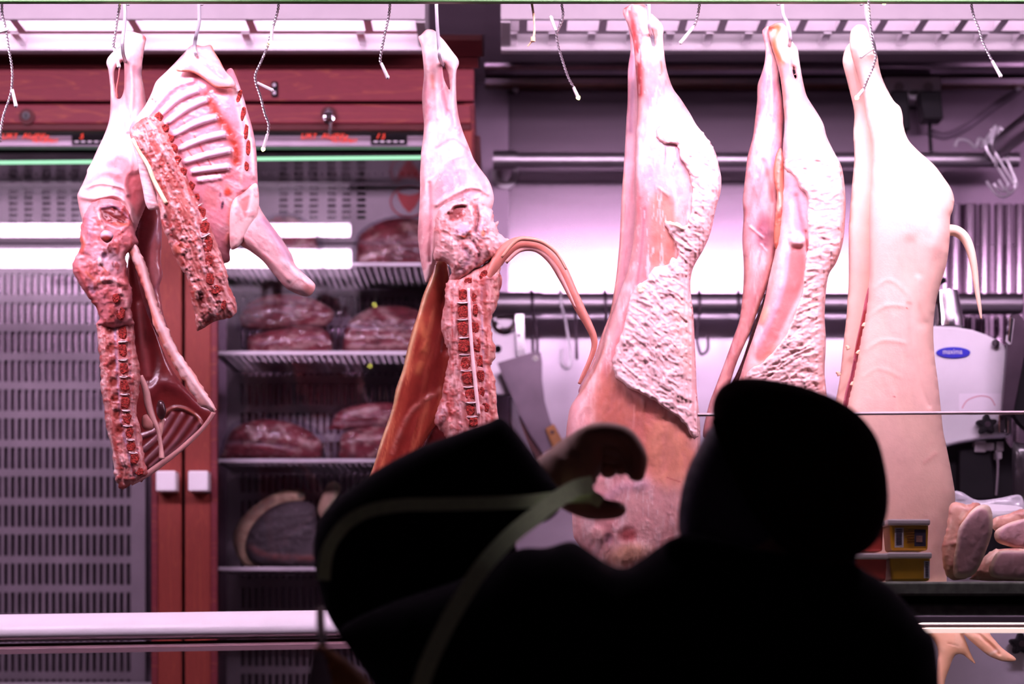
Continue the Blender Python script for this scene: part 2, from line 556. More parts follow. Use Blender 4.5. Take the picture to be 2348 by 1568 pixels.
    me.loops.add(FF.size); me.loops.foreach_set('vertex_index', FF.astype(np.int32).ravel())
    me.polygons.add(len(FF)); me.polygons.foreach_set('loop_start', np.arange(0, FF.size, 4, dtype=np.int32))
    me.update(calc_edges=True)
    at = me.color_attributes.new('Col', 'FLOAT_COLOR', 'POINT')
    at.data.foreach_set('color', np.hstack([cc, np.ones((len(cc), 1))]).astype(np.float32).ravel())
    me.shade_smooth()
    o = link(name, me, m, parent)
    yo = np.where(used, yf, Y)
    return o, Surf(x0, y0, res, yo, used)

def set_col(o, col):
    me = o.data
    at = me.color_attributes.new('Col', 'FLOAT_COLOR', 'POINT')
    at.data.foreach_set('color', np.tile(np.array([*col, 1], np.float32), len(me.vertices)))
    return o

def ptube(name, parent, pts, rad, Y, m, n=8, sub=5, flat=1.0, col=None, surf=None, lift=0.0):
    """tube along pixel points; Y a depth or list of depths, or taken from a surface; radii in pixels"""
    P3 = []
    R = rad if hasattr(rad, '__len__') else [rad] * len(pts)
    q = catmull(pts, sub) if len(pts) > 2 else np.asarray(pts, float)
    if len(pts) > 2:
        rr = catmull(np.stack([R, R], 1), sub)[:, 0]
    else:
        rr = np.linspace(R[0], R[1], len(q))
    if hasattr(Y, '__len__'):
        ys = catmull(np.stack([Y, Y], 1), sub)[:, 0] if len(Y) > 2 else np.linspace(Y[0], Y[1], len(q))
    else:
        ys = np.full(len(q), float(Y))
    if surf is not None:
        ys = np.array([surf.at(a, b) for a, b in q])
        if len(ys) > 4:
            ys = np.convolve(np.pad(ys, 2, mode='edge'), np.ones(5) / 5, 'valid')
        ys = ys - lift * K * Y
    for (a, b), yv in zip(q, ys): P3.append(P(a, b, yv))
    mb = MB(); mb.tube(P3, [r * K * float(np.mean(ys)) for r in np.maximum(rr, .3)], n, sub=1, flat=flat)
    o = mb.build(name, m, parent, smooth=True)
    if col is not None: set_col(o, col)
    return o

def block(name, parent, cx, cy, w_, h_, rot, surf, m, dep=5.0, seed=0, Y=3.65, lift=2.0):
    """a sawn bone face: small uneven block standing proud of the surface around it"""
    r = np.random.RandomState(seed); a = math.radians(rot)
    y = surf.at(cx, cy) if surf is not None else Y
    s = K * y
    c = P(cx, cy, y)
    n = 9; vs = []
    jit = 1 + .30 * (r.rand(n) - .5); ph = r.rand()
    for dd, sh in ((dep, 1.0), (-lift * .3, 1.0), (-lift, .78)):
        for q in range(n):
            t = 2 * math.pi * (q + ph) / n; ct, st = math.cos(t), math.sin(t)
            e = (abs(ct) ** 3.2 + abs(st) ** 3.2) ** (-1 / 3.2) * sh * jit[q]
            u = e * ct * w_ / 2; v = e * st * h_ / 2
            d2 = dd + (r.rand() - .5) * 1.2 * (dd < 0)
            vs.append((c.x + (u * math.cos(a) - v * math.sin(a)) * s, y + d2 * s, c.z - (u * math.sin(a) + v * math.cos(a)) * s))
    fs = [tuple(range(n))]
    for b in (0, n):
        for i in range(n): fs.append((b + i, b + (i + 1) % n, b + n + (i + 1) % n, b + n + i))
    vs.append((c.x, y - lift * .7 * s, c.z))
    for i in range(n): fs.append((2 * n + i, 2 * n + (i + 1) % n, 3 * n))
    mb = MB(); mb.add(vs, fs)
    return mb.build(name, m, parent)

def text_obj(name, body, size, loc, m, parent, extrude=0.0008, shear=0.0, width=None):
    cu = bpy.data.curves.new(name, 'FONT'); cu.body = body; cu.size = size; cu.extrude = extrude
    cu.align_x = 'CENTER'; cu.align_y = 'CENTER'; cu.shear = shear
    t = bpy.data.objects.new(name, cu); COL.objects.link(t)
    dg = bpy.context.evaluated_depsgraph_get()
    me = bpy.data.meshes.new_from_object(t.evaluated_get(dg))
    bpy.data.objects.remove(t, do_unlink=True); bpy.data.curves.remove(cu)
    me.transform(Matrix.Rotation(math.pi / 2, 4, 'X'))
    if width:
        xs = [v.co.x for v in me.vertices]; me.transform(Matrix.Diagonal((width / (max(xs) - min(xs)), 1, 1, 1)))
    me.transform(Matrix.Translation(loc))
    me.materials.clear()
    return link(name, me, m, parent)

def slotted(name, parent, m, X0, X1, Z0, Z1, xs, zs, y, th):
    """a plate with every (x interval) x (z interval) cut out"""
    mb = MB()
    zs = sorted(zs); xs = sorted(xs)
    z = Z0
    for a, b in zs + [(Z1, Z1)]:
        if a > z + 1e-6: mb.box(X0, X1, y, y + th, z, a)
        if b > a:
            x = X0
            for c, d in xs + [(X1, X1)]:
                if c > x + 1e-6: mb.box(x, c, y, y + th, a, b)
                x = d
        z = b
    return mb.build(name, m, parent)
# ================================================================ the room shell
YW = 5.22        # back wall
def struct(name, mb, m, **kw):
    o = mb.build(name, m, None, **kw); o['kind'] = 'structure'; return o
mb = MB(); mb.box(-3.2, 3.0, -1.5, 6.0, -0.1, 0.0)
struct('floor', mb, mat('floor_tile', (0.10, 0.09, 0.10), 0.4, noise=0.2, nscale=6))
mb = MB(); mb.box(-3.2, 3.0, -1.5, 6.0, 3.30, 3.4)
struct('ceiling', mb, mat('dark_ceiling', (0.055, 0.04, 0.05), 0.7, noise=0.15, nscale=5))
mb = MB(); mb.box(-3.2, 3.0, YW, YW + 0.1, 0, 3.3)
wall_back = struct('wall_back', mb, M['steel'])
mb = MB(); mb.box(1.62, 1.72, 3.0, YW, 0, 3.3)
struct('wall_right', mb, M['steel_dull'])
mb = MB(); mb.box(-3.2, -3.1, -1.5, 6.0, 0, 3.3)
struct('wall_left', mb, M['dark'])

# steel sheets on the back wall, right half; each a panel of the wall
def wp(name, a, b, c, d, m, dep=0.004, Y=YW, bev=0.0):
    q = MB(); p0 = P(a, d, Y); p1 = P(c, b, Y)
    q.box(p0.x, p1.x, Y - dep, Y, p0.z, p1.z)
    return q.build(name, m, wall_back, bevel=bev)
wp('wall_panel', 1172, 197, 2020, 700, M['steel'], 0.012)
M['steel_dark'] = mat('dark_steel_sheet', (0.19, 0.14, 0.185), 0.32, 1.0, noise=0.1, nscale=5)
wp('wall_panel', 1085, 192, 1166, 1568, M['steel_dark'], 0.004)
M['tilewhite'] = mat('pale_backsplash', (0.66, 0.58, 0.68), 0.22, 0.3, noise=0.12, nscale=4)
wp('backsplash_panel', 1172, 704, 2150, 1568, M['tilewhite'], 0.010, bev=0.002)
M['steel_side'] = mat('ribbed_steel', (0.26, 0.20, 0.25), 0.16, 1.0, noise=0.08, nscale=6)
wp('wall_panel', 2026, 197, 2640, 560, M['steel_dark'], 0.004)
# upright ribs of the corner cladding
for x, r in ((2165, 9), (2190, 15), (2222, 17), (2256, 14), (2290, 12), (2312, 9), (2336, 12), (2140, 12)):
    q = MB(); a = P(x, 470, YW); b = P(x, 1240, YW)
    q.cyl((a.x, YW - 0.004, a.z), (b.x, YW - 0.004, b.z), r * K * YW, 14)
    q.build('wall_rib', M['steel_side'], wall_back, smooth='auto')
# screws of the sheets
for x, y in ((1182, 209), (2330, 205)):
    q = MB(); c = P(x, y, YW); q.cyl((c.x, YW - 0.024, c.z), (c.x, YW, c.z), 0.008, 12)
    q.build('screw', M['steel_dull'], wall_back, smooth='auto')

# steel duct above the sheets: a rounded front under the ceiling
Yd = 5.165
zt = P(0, 40, Yd).z; z1 = P(0, 168, Yd).z; z2 = P(0, 188, Yd).z
prof = [(Yd, zt + .5), (Yd, z1 + .03)]
for i in range(9):
    a = i / 8 * math.pi / 2
    prof.append((Yd + 0.03 * (1 - math.cos(a)), z1 + 0.03 - 0.035 * math.sin(a)))
prof += [(Yd + 0.035, z2), (YW, z2), (YW, zt + .5)]
mb = MB(); mb.xprism(prof, P(1112, 0, Yd).x, 1.62)
duct = mb.build('ventilation_duct', M['steel'], None, smooth='auto')
tag(duct, 'long brushed steel duct under the ceiling above the steel wall sheets', 'duct')
mb = MB(); a = P(1112, 0, Yd)
mb.box(a.x, 1.62, Yd + 0.02, YW, z2 - 0.005, z2)
mb.build('duct_gap_strip', mat('gap_strip_brown', (0.16, 0.05, 0.03), 0.5, noise=0.2), duct)  # brown strip put in for the dark gap under the duct

# ---------------------------------------------------------------- hanging canopy: beam, rail, lamps
Yb = 3.44
mb = MB(); a = P(-700, 4, Yb); b = P(3050, 4, Yb)
mb.box(a.x, b.x, Yb, Yb + 0.014, a.z, a.z + 0.026)
beam = mb.build('canopy_beam', M['green'], None, bevel=0.002)
tag(beam, 'long green canopy beam along the very top, light strings hanging off it', 'beam')
Yr = 3.66
zr = P(0, -22, Yr).z
mb = MB(); mb.tube([(-2.1, Yr, zr), (2.1, Yr, zr)], [0.014, 0.014], 14, sub=1)
rail = mb.build('hanging_rail', M['hook'], None, smooth='auto')
tag(rail, 'steel rail just above the picture that carries the meat hooks', 'rail')

M['tube_front'] = emit_mat('lamp_tube_front', LIGHT_COL, E_FRONT)
M['tube_back_l'] = emit_mat('lamp_tube_back_left', LIGHT_COL, E_BACK_LEFT)
M['tube_back_r'] = emit_mat('lamp_tube_back_right', LIGHT_COL, E_BACK_RIGHT)
M['housing_dark'] = mat('dark_added_lamp_housing', (0.10, 0.09, 0.10), 0.6, noise=0.1)
def canopy_lamp(x0, x1, label):
    """two tubes in an open trough over the counter, above the frame; its unseen front lip is added to shade the customers"""
    t = thing('canopy_lamp', label, 'lamp', (0.5 * (x0 + x1), 3.15, EYE + 1.45), 'canopy lamps over the meat rail')
    q = MB(); Z = EYE
    q.box(x0, x1, 3.03, 3.05, Z + 1.075, Z + 1.49)          # unseen front lip, added to keep lamp light off the customer
    q.box(x0, x1, 3.03, 3.30, Z + 1.48, Z + 1.50)
    for x in (x0, x1 - 0.01): q.box(x, x + 0.01, 3.04, 3.28, Z + 1.29, Z + 1.49)
    q.build('added_lamp_housing', M['housing_dark'], t)
    for y, z in ((3.15, 1.352), (3.15, 1.270)):
        q = MB(); q.tube([(x0 + .02, y, Z + z), (x1 - .02, y, Z + z)], [0.027, 0.027], 10, sub=1)
        q.build('lamp_tube', M['tube_front'], t, smooth='auto')
    return t
canopy_lamp(-1.95, -0.50, 'left pair of bright pinkish tubes in the canopy, mirrored in the cabinet glass')
canopy_lamp(-0.10, 1.50, 'right pair of bright pinkish tubes in the canopy, mirrored in the steel wall')

def louvre_light(xa, xb, tube_m, label, blades):
    Yn, Yf = 4.40, 4.575
    z = P(0, 48, Yn).z
    xl, xr = P(xa, 48, Yn).x, P(xb, 48, Yn).x
    t = thing('ceiling_light', label, 'ceiling light', (0.5 * (xl + xr), 4.49, z + 0.12), 'louvred ceiling lights')
    dx = 0.055
    hi = z + 0.16
    q = MB()
    q.box(xl, xr, Yn - 0.012, Yn, z, hi); q.box(xl, xr, Yn - 0.012, Yf + 0.03, hi, hi + 0.02)
    q.build('housing', M['fixture'], t, bevel=0.002)
    q = MB(); q.box(xl, xr, Yf, Yf + 0.028, z - 0.012, hi)
    q.box(xl, xl + 0.022, Yn, Yf, z - 0.004, hi); q.box(xr - 0.022, xr, Yn, Yf, z - 0.004, hi)
    q.build('frame', M['fixture'], t, bevel=0.002)
    q = MB(); q.box(xl + .02, xr - .02, Yn, Yf, hi - 0.012, hi - 0.006)
    q.build('reflector', M['reflector'], t)
    for y in (Yn + 0.05, Yn + 0.13):
        q = MB(); q.tube([(xl + .04, y, z + 0.085), (xr - .04, y, z + 0.085)], [0.013, 0.013], 10, sub=1)
        q.build('lamp_tube', tube_m, t, smooth='auto')
    ym = 0.5 * (Yn + Yf)
    q = MB(); q.xprism([(ym - 0.012, z + 0.002), (ym + 0.012, z + 0.002), (ym + 0.003, z + 0.055), (ym - 0.003, z + 0.055)], xl + .02, xr - .02)
    q.build('louvre_divider', M['reflector'], t)
    x = xl + 0.05; step = (92 if blades else 270) * K * Yn; i = 0
    while x < xr - 0.03:
        for ya, yb, off in ((Yn, ym - 0.003, 0.0), (ym + 0.003, Yf, -0.022)):
            q = MB(); xx = x + off
            q.prism([(xx - 0.009, z), (xx + 0.009, z), (xx + 0.002, z + 0.05), (xx - 0.002, z + 0.05)], ya, yb)
            q.build('louvre_blade', M['reflector'], t)
        x += step
    return t
louvre_light(-560, 975, M['tube_back_l'], 'left ceiling light with glaring louvres above the wooden cabinet', False)
louvre_light(1148, 2560, M['tube_back_r'], 'right ceiling light with pink wedge louvres above the steel wall', True)

# ---------------------------------------------------------------- pipes on the back wall
def pipe(name, a, b, y0, y1, Y, label):
    t = thing(name, label, 'rail', P(0.5 * (a + b), 0.5 * (y0 + y1), Y))
    r = 0.5 * (y1 - y0) * K * Y; c = 0.5 * (y0 + y1)
    q = MB(); p0 = P(a, c, Y); p1 = P(b, c, Y); q.tube([p0, p1], [r, r], 20, sub=1)
    q.build('pipe', M['steel_dull'], t, smooth='auto')
    return t, p0, p1, r
up, u0, u1, ur = pipe('wall_pipe', 1140, 2335, 350, 384, 5.05, 'upper steel pipe on the back wall, empty left end on a bracket')
q = MB(); q.cyl((u0.x + .02, 5.05, u0.z), (u0.x + .02, YW, u0.z), ur * 1.1, 14); q.cyl((u0.x - .01, 5.05, u0.z), (u0.x + .05, 5.05, u0.z), ur * 1.25, 18)
q.cyl((u0.x + .02, YW - .015, u0.z), (u0.x + .02, YW, u0.z), ur * 1.9, 18)
q.build('pipe_bracket', M['steel_dull'], up, smooth='auto')
q = MB(); c = P(2138, 367, 5.05); q.cyl((c.x - .004, 5.05, c.z), (c.x + .004, 5.05, c.z), ur * 1.12, 18); q.build('pipe_joint', M['steel_dull'], up, smooth='auto')
lo, l0, l1, lr = pipe('hook_pipe', 1126, 2340, 672, 722, 5.05, 'lower steel pipe on the back wall with dark butcher hooks on it')
q = MB(); q.cyl((l0.x - .02, 5.05, l0.z), (l0.x + .13, 5.05, l0.z), lr * 1.1, 18); q.build('pipe_sleeve', M['steel_dull'], lo, smooth='auto')
# bracket plate with an eye at the left end
t = thing('bracket_plate', 'steel bracket plate with a round eye below the lower pipe', 'bracket', P(1150, 830, 5.06))
q = MB(); a = P(1108, 905, 5.07); b = P(1183, 722, 5.07); q.box(a.x, b.x, 5.07, 5.08, a.z, b.z); q.build('plate', M['steel_dull'], t, bevel=0.002)
q = MB(); c = P(1158, 733, 5.06)
q.tube([(c.x + 0.028 * math.cos(i / 16 * 2 * math.pi), 5.06, c.z + 0.028 * math.sin(i / 16 * 2 * math.pi)) for i in range(17)], 0.008, 8, sub=1)
q.build('eye_ring', M['chrome'], t, smooth='auto')
q = MB(); c = P(1142, 800, 5.068); q.cyl((c.x, 5.062, c.z), (c.x, 5.072, c.z), 0.009, 14); q.build('bolt_hole', M['dark'], t, smooth='auto')

def s_hook(name, label, pts, Y, rpx, m, group=None, cat='hook'):
    q = MB()
    q.tube([P(a, b, Y + (dy if len(p) > 2 else 0)) for p in pts for a, b, dy in [(p[0], p[1], p[2] if len(p) > 2 else 0)]],
           [rpx * K * Y] * len(pts), 8, sub=5)
    o = q.build(name, m, None, smooth='auto'); return tag(o, label, cat, group)
G = 'butcher hooks on the lower wall pipe'
def wall_hook(x, tipx, bottom, label, lean=0, m='dark_hook'):
    z = 697; w_ = 0.03
    pts = [(x - 2, 694, w_), (x - 2, 675, w_), (x - 2, 667, 0.0), (x, 672, -w_), (x + 1, 700, -w_ - .005), (x + lean * .5, 740, -.03), (x + lean, bottom - 35, -.03),
           (x + lean * .9 + .3 * (tipx - x), bottom - 6, -.03), (0.5 * (x + lean + tipx), bottom, -.03), (tipx, bottom - 12, -.03), (tipx, bottom - 45, -.03)]
    return s_hook('butcher_hook', label, pts, 5.05, 3.3, M[m], G)
wall_hook(1220, 1222, 815, 'dark hook carrying the big cleaver, leftmost on the lower pipe', 12)
wall_hook(1286, 1287, 845, 'thin grey hook curling left beside the cleaver, behind the lamb tail', 22, 'hook')
wall_hook(1318, 1322, 822, 'dark straight hook seen edge on, just left of the thin lamb tail tip', 4)
wall_hook(1388, 1392, 780, 'dark hook on the lower pipe half hidden by the fatty carcass left edge', 4)
wall_hook(1604, 1623, 812, 'dark hook curling right in the gap between the two fatty carcasses', -6)
wall_hook(1694, 1700, 790, 'dark hook on the lower pipe at the left edge of the split carcass', 6)

# cleaver
Yc = 5.0
t = thing('cleaver', 'big grey cleaver with brown handle hanging from the lower pipe', 'cleaver', P(1190, 880, Yc))
bl = [(1140, 832), (1225, 806), (1240, 808), (1243, 830), (1243, 870), (1249, 920), (1262, 965), (1278, 1000), (1286, 1030), (1245, 1040), (1213, 992), (1190, 950), (1160, 880)]
q = MB(); q.prism([(P(a, b, Yc).x, P(a, b, Yc).z) for a, b in bl], Yc, Yc + 0.006); q.build('blade', M['blade'], t, bevel=0.0008)
q = MB(); c = P(1228, 822, Yc); q.cyl((c.x, Yc - .0015, c.z), (c.x, Yc + .0005, c.z), 0.008, 14); q.build('hanging_hole', M['chrome'], t)
q = MB(); q.prism([(P(a, b, Yc).x, P(a, b, Yc).z) for a, b in [(1250, 984), (1270, 972), (1284, 1000), (1330, 1085), (1305, 1100), (1262, 1015)]], Yc - 0.012, Yc + 0.012)
hd = q.build('handle', mat('handle_wood', (0.33, 0.13, 0.03), 0.5, noise=0.2, nscale=40), t, bevel=0.003)
q = MB(); c = P(1266, 991, Yc - .012); q.cyl((c.x, Yc - .0145, c.z), (c.x, Yc - .01, c.z), 0.005, 10); q.build('rivet', M['chrome'], hd)
t = thing('saw', 'bright narrow steel bone saw blade behind the cleaver edge', 'saw', P(1180, 960, 5.03))
q = MB(); q.prism([(P(a, b, 5.04).x, P(a, b, 5.04).z) for a, b in [(1182, 720), (1200, 720), (1208, 860), (1215, 960), (1250, 1050), (1225, 1060), (1190, 960)]], 5.04, 5.046)
q.build('saw_blade', M['chrome'], t)
q = MB(); c = P(1190, 768, 5.037); q.cyl((c.x, 5.035, c.z), (c.x, 5.041, c.z), 0.004, 10); q.build('saw_hole', M['dark'], t)

# socket with two plugs and cables
Yp = 5.09
t = thing('wall_socket', 'pale twin wall socket under the steel duct with two black plugs', 'socket', P(2092, 210, Yp))
q = MB(); q.pbox(2028, 176, 2158, 222, Yp, 0.09); q.build('socket_body', M['plastic'], t, bevel=0.004)
for x in (2061, 2128):
    q = MB(); c = P(x, 200, Yp); q.cyl((c.x, Yp - .003, c.z), (c.x, Yp + .003, c.z), 0.013, 16); q.build('socket_recess', M['fixture'], t, smooth='auto')
q = MB(); q.pbox(2086, 208, 2094, 226, Yp, 0.02); q.pbox(2096, 205, 2104, 226, Yp, 0.02); q.build('socket_latch', M['plastic'], t)
for x0, x1, y0, y1, xb, yb, lab in ((2105, 2160, 212, 277, 2136, 362, 'black square plug adapter on the right of the wall socket'),
                                    (2040, 2084, 212, 300, 2066, 392, 'taller black plug on the left of the wall socket behind the pig')):
    t = thing('plug_adapter', lab, 'plug', P(0.5 * (x0 + x1), y0, Yp - .03), 'plugs in the wall socket')
    q = MB(); a = P(x0, y0, Yp - .03); b = P(x1, y1, Yp - .03); d = (b.x - a.x)
    q.add([(a.x, Yp - .05, a.z), (b.x - d * .12, Yp - .05, a.z), (b.x - d * .12, Yp + .01, a.z), (a.x, Yp + .01, a.z),
           (a.x + d * .18, Yp - .05, b.z), (b.x, Yp - .05, b.z), (b.x, Yp + .01, b.z), (a.x + d * .18, Yp + .01, b.z)],
          [(0, 1, 2, 3), (4, 5, 6, 7), (0, 1, 5, 4), (1, 2, 6, 5), (2, 3, 7, 6), (3, 0, 4, 7)])
    q.build('plug_body', M['black'], t, bevel=0.003)
    q = MB(); q.tube([P(0.5 * (x0 + x1), y1 - 4, Yp - .02), P(xb - 4, y1 + 25, Yp), P(xb, yb, Yp)], [0.005] * 3, 8); q.build('cable', M['black'], t, smooth='auto')
q = MB(); q.tube([P(2130, 300, YW - .01), P(2165, 312, YW - .01), P(2210, 295, YW - .01), P(2270, 252, YW - .01), P(2338, 205, YW - .01)], [0.009] * 5, 8)
o = q.build('wall_cable', mat('grey_cable', (0.16, 0.11, 0.16), 0.5, noise=0.1), None, smooth='auto'); tag(o, 'grey cable sagging across the steel wall right of the plugs', 'cable')

# side rail with hooks, far right
q = MB(); q.tube([P(2282, 347, 5.0), P(2322, 312, 4.7), P(2420, 240, 4.2)], [0.026] * 3, 14, sub=3)
side = q.build('side_rail', M['dark_hook'], None, smooth='auto'); tag(side, 'dark slanting rail at the right edge carrying a bunch of steel hooks', 'rail')
Ys = 4.86
hk = [([(2268, 330), (2275, 300), (2284, 290), (2276, 330), (2300, 380), (2322, 415), (2328, 430), (2318, 442), (2300, 452), (2280, 440), (2262, 415)], 'bright front hook of the bunch on the slanting rail'),
      ([(2300, 300), (2292, 292), (2290, 315), (2305, 355), (2326, 405), (2330, 425), (2320, 440), (2305, 435), (2290, 412)], 'second hook of the bunch, nearest the right edge of the rail'),
      ([(2272, 296), (2278, 330), (2283, 360), (2284, 383)], 'thin straight rod hanging left in the hook bunch'),
      ([(2262, 322), (2262, 340), (2280, 370), (2305, 410), (2312, 425), (2300, 440), (2285, 430), (2280, 420)], 'rear hook of the bunch, mostly behind the other hooks')]
for i, (pp, lab) in enumerate(hk):
    s_hook('rail_hook', lab, pp, Ys + .02 * i, 3.2, M['hook'] if i != 2 else M['chrome'], 'hooks bunched on the slanting side rail')
q = MB(); q.tube([P(2190, 336, 5.0), P(2196, 322, 5.0), P(2208, 320, 5.0), P(2222, 325, 5.0), P(2238, 338, 5.0), P(2245, 318, 5.0), P(2256, 325, 5.0), P(2250, 338, 5.0), P(2262, 318, 5.0), P(2275, 300, 5.0)], [0.0035] * 10, 7)
o = q.build('wire_loop', M['hook'], None, smooth='auto'); tag(o, 'crumpled steel wire lying on the upper pipe near the hook bunch', 'wire')
# ================================================================ ageing cabinet (left)
Yk = 4.76          # door plane
YB = 5.20          # back of the interior
YS = 4.86          # front edge of the shelves
cab = thing('ageing_cabinet', 'cherry wood meat ageing cabinet with two glass doors, left half of the back', 'cabinet', (-1.0, 4.9, 0))
def kbox(name, a, b, c, d, m, Y=Yk, dep=0.05, bev=0.003, parent=None):
    q = MB(); q.pbox(a, b, c, d, Y, dep); return q.build(name, m, parent or cab, bevel=bev)
XL = -420
x0w = P(XL, 0, Yk).x
# cornice: three stepped mouldings
def mould(name, prof, xr, m):
    q = MB(); q.xprism([(P(0, py, yy).y, P(0, py, yy).z) for py, yy in prof], x0w, xr); return q.build(name, m, cab, smooth='auto')
mould('cornice', [(80, 4.66), (92, 4.66), (112, 4.68), (130, 4.705), (130, 4.95), (80, 4.95)], P(1106, 100, 4.68).x, M['wood_dark'])
mould('cornice_moulding', [(128, 4.715), (136, 4.72), (156, 4.735), (156, 4.95), (128, 4.95)], P(1096, 140, 4.72).x, M['wood_dark'])
kbox('frieze_board', XL, 157, 1087, 231, M['wood'], 4.745, 0.06)
kbox('frieze_slot', 622, 186, 637, 222, M['black'], 4.738, 0.012, 0.004)
for y in (195, 213):
    q = MB(); c = P(629, y, 4.737); q.cyl((c.x, 4.735, c.z), (c.x, 4.742, c.z), 0.004, 10); q.build('slot_screw', M['steel_dull'], cab)
kbox('side_panel', 1064, 236, 1088, 2050, M['wood'], Yk + .005, 0.45, 0.003)
kbox('side_pilaster', 1086, 310, 1101, 2050, M['wood_dark'], Yk + .03, 0.3, 0.004)
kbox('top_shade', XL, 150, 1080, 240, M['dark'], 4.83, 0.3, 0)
# two doors: rail, stile, glass
def door(name, xs, lab, rail_x, glass, knob):
    d = kbox(name, rail_x[0], 238, rail_x[1], 283, M['wood'], Yk - .012, 0.035, 0.004)
    d['label'] = lab
    kbox('lower_rail', rail_x[0], 283, rail_x[1], 299, M['wood_dark'], Yk - .006, 0.03, 0.003, d)
    kbox('stile', xs[0], 299, xs[1], 1900, M['wood_post'], Yk - .012, 0.035, 0.002, d)
    kbox('stile_edge', xs[2], 299, xs[3], 1900, M['wood'], Yk - .018, 0.02, 0.002, d)
    kbox('door_glass', glass[0], 299, glass[1], 1900, M['glass'], Yk + .008, 0.005, 0, d)
    k = kbox('door_knob', knob[0], knob[1], knob[0] + 46, knob[1] + 47, M['white'], Yk - .06, 0.05, 0.004, d)
    return d
dl = door('cabinet_door', (360, 416, 347, 361), 'left glass cabinet door', (XL, 418), (XL, 352), (357, 1079))
dr = door('cabinet_door', (424, 484, 483, 498), 'right glass cabinet door', (422, 1080), (496, 1062), (431, 1079))
kbox('door_gap', 412, 299, 428, 1900, M['seal'], Yk + .03, 0.03, 0)
kbox('stile', 1062, 299, 1082, 1900, M['wood_post'], Yk - .008, 0.03, 0.002, dr)
# locks
for (x, y, d, key) in ((62, 268, dl, False), (754, 262, dr, True)):
    q = MB(); c = P(x, y, Yk - .013)
    q.cyl((c.x, c.y - .004, c.z), (c.x, c.y + .005, c.z), 0.019, 20); lk = q.build('lock_recess', M['wood_dark'], d, smooth='auto')
    q = MB(); q.cyl((c.x, c.y - .012, c.z), (c.x, c.y, c.z), 0.010, 18); q.build('lock_barrel', M['chrome'] if not key else M['dark_hook'], d, smooth='auto')
    q = MB(); q.box(c.x - .001, c.x + .001, c.y - .0128, c.y - .011, c.z - .005, c.z + .005); q.build('keyhole', M['dark'], d)
t = thing('key', 'small steel key on a ring hanging in the cabinet lock', 'key', P(754, 268, Yk - .03))
c = P(754, 266, Yk - .03)
q = MB(); q.box(c.x - .002, c.x + .002, Yk - .035, Yk - .015, c.z - .008, c.z + .018); q.build('key_blade', M['chrome'], t, bevel=.0005)
q = MB(); q.tube([(c.x + 0.011 * math.cos(i / 14 * 2 * math.pi), Yk - .035, c.z - .006 + 0.011 * math.sin(i / 14 * 2 * math.pi)) for i in range(15)], 0.0035, 8, sub=1); q.build('key_ring', M['chrome'], t, smooth='auto')
q = MB(); a = P(757, 282, Yk - .035); b = P(757, 308, Yk - .035)
for i in range(4): q.tube([(a.x, a.y, a.z + (b.z - a.z) * i / 4), (a.x + .001, a.y, a.z + (b.z - a.z) * (i + .85) / 4)], [.004, .004], 8, sub=1)
q.build('key_fob', M['chrome'], t, smooth='auto')

# interior
q = MB()
q.box(P(XL, 0, Yk).x, P(1062, 0, Yk).x, YB + .06, YB + .08, 0.1, 2.75)
q.build('interior_back', M['dark'], cab)
q = MB(); a = P(415, 0, Yk); q.box(a.x - .012, a.x + .012, Yk + .06, YB + .06, 0.1, 2.75)
q.box(P(1062, 0, Yk).x - .02, P(1062, 0, Yk).x, Yk + .03, YB + .06, 0.1, 2.75)
q.build('interior_wall', M['steel_dull'], cab)
q = MB(); q.box(P(XL, 0, Yk).x, P(1062, 0, Yk).x, Yk + .02, YB + .06, 2.60, 2.75)
q.build('interior_top', M['dark'], cab)
M['cab_fill_tube'] = emit_mat('added_cabinet_fill_tube', LIGHT_COL, 6.0)
for a, b in ((-420, 340), (505, 1040)):
    q = MB(); q.tube([P(a, 284, Yk + .05), P(b, 284, Yk + .05)], [.008, .008], 8, sub=1); q.build('lamp_tube', M['cab_fill_tube'], cab)  # unseen fill tubes behind the top rail, added to brighten the interior
q = MB(); q.box(P(XL, 0, Yk).x, P(1085, 0, Yk).x, Yk - .01, YB + .08, 0.0, 0.95)
q.build('cabinet_base', M['wood'], cab)
def zz(py, Y): return P(0, py, Y).z
def xx(px, Y): return P(px, 0, Y).x
# lower slotted plates
for (xa, xb, first, n, name) in ((-420, 333, 9, 19, 'left'), (520, 1075, 552, 33, 'right')):
    xs = []
    st = 9 - 15.6 * 26 if name == 'left' else 552
    i = 0
    while st + 15.6 * i < (292 if name == 'left' else 1050):
        xs.append((xx(st + 15.6 * i, YB), xx(st + 15.6 * i + 9.2, YB))); i += 1
    zs = [(zz((693 if name == 'left' else 680.5) + 66.5 * r + 49, YB), zz((693 if name == 'left' else 680.5) + 66.5 * r, YB)) for r in range(-1, 15)]
    o = slotted('slotted_plate', cab, M['steel_panel'], xx(xa, YB), xx(xb, YB), zz(1680, YB), zz(560, YB), xs, zs, YB, 0.008)
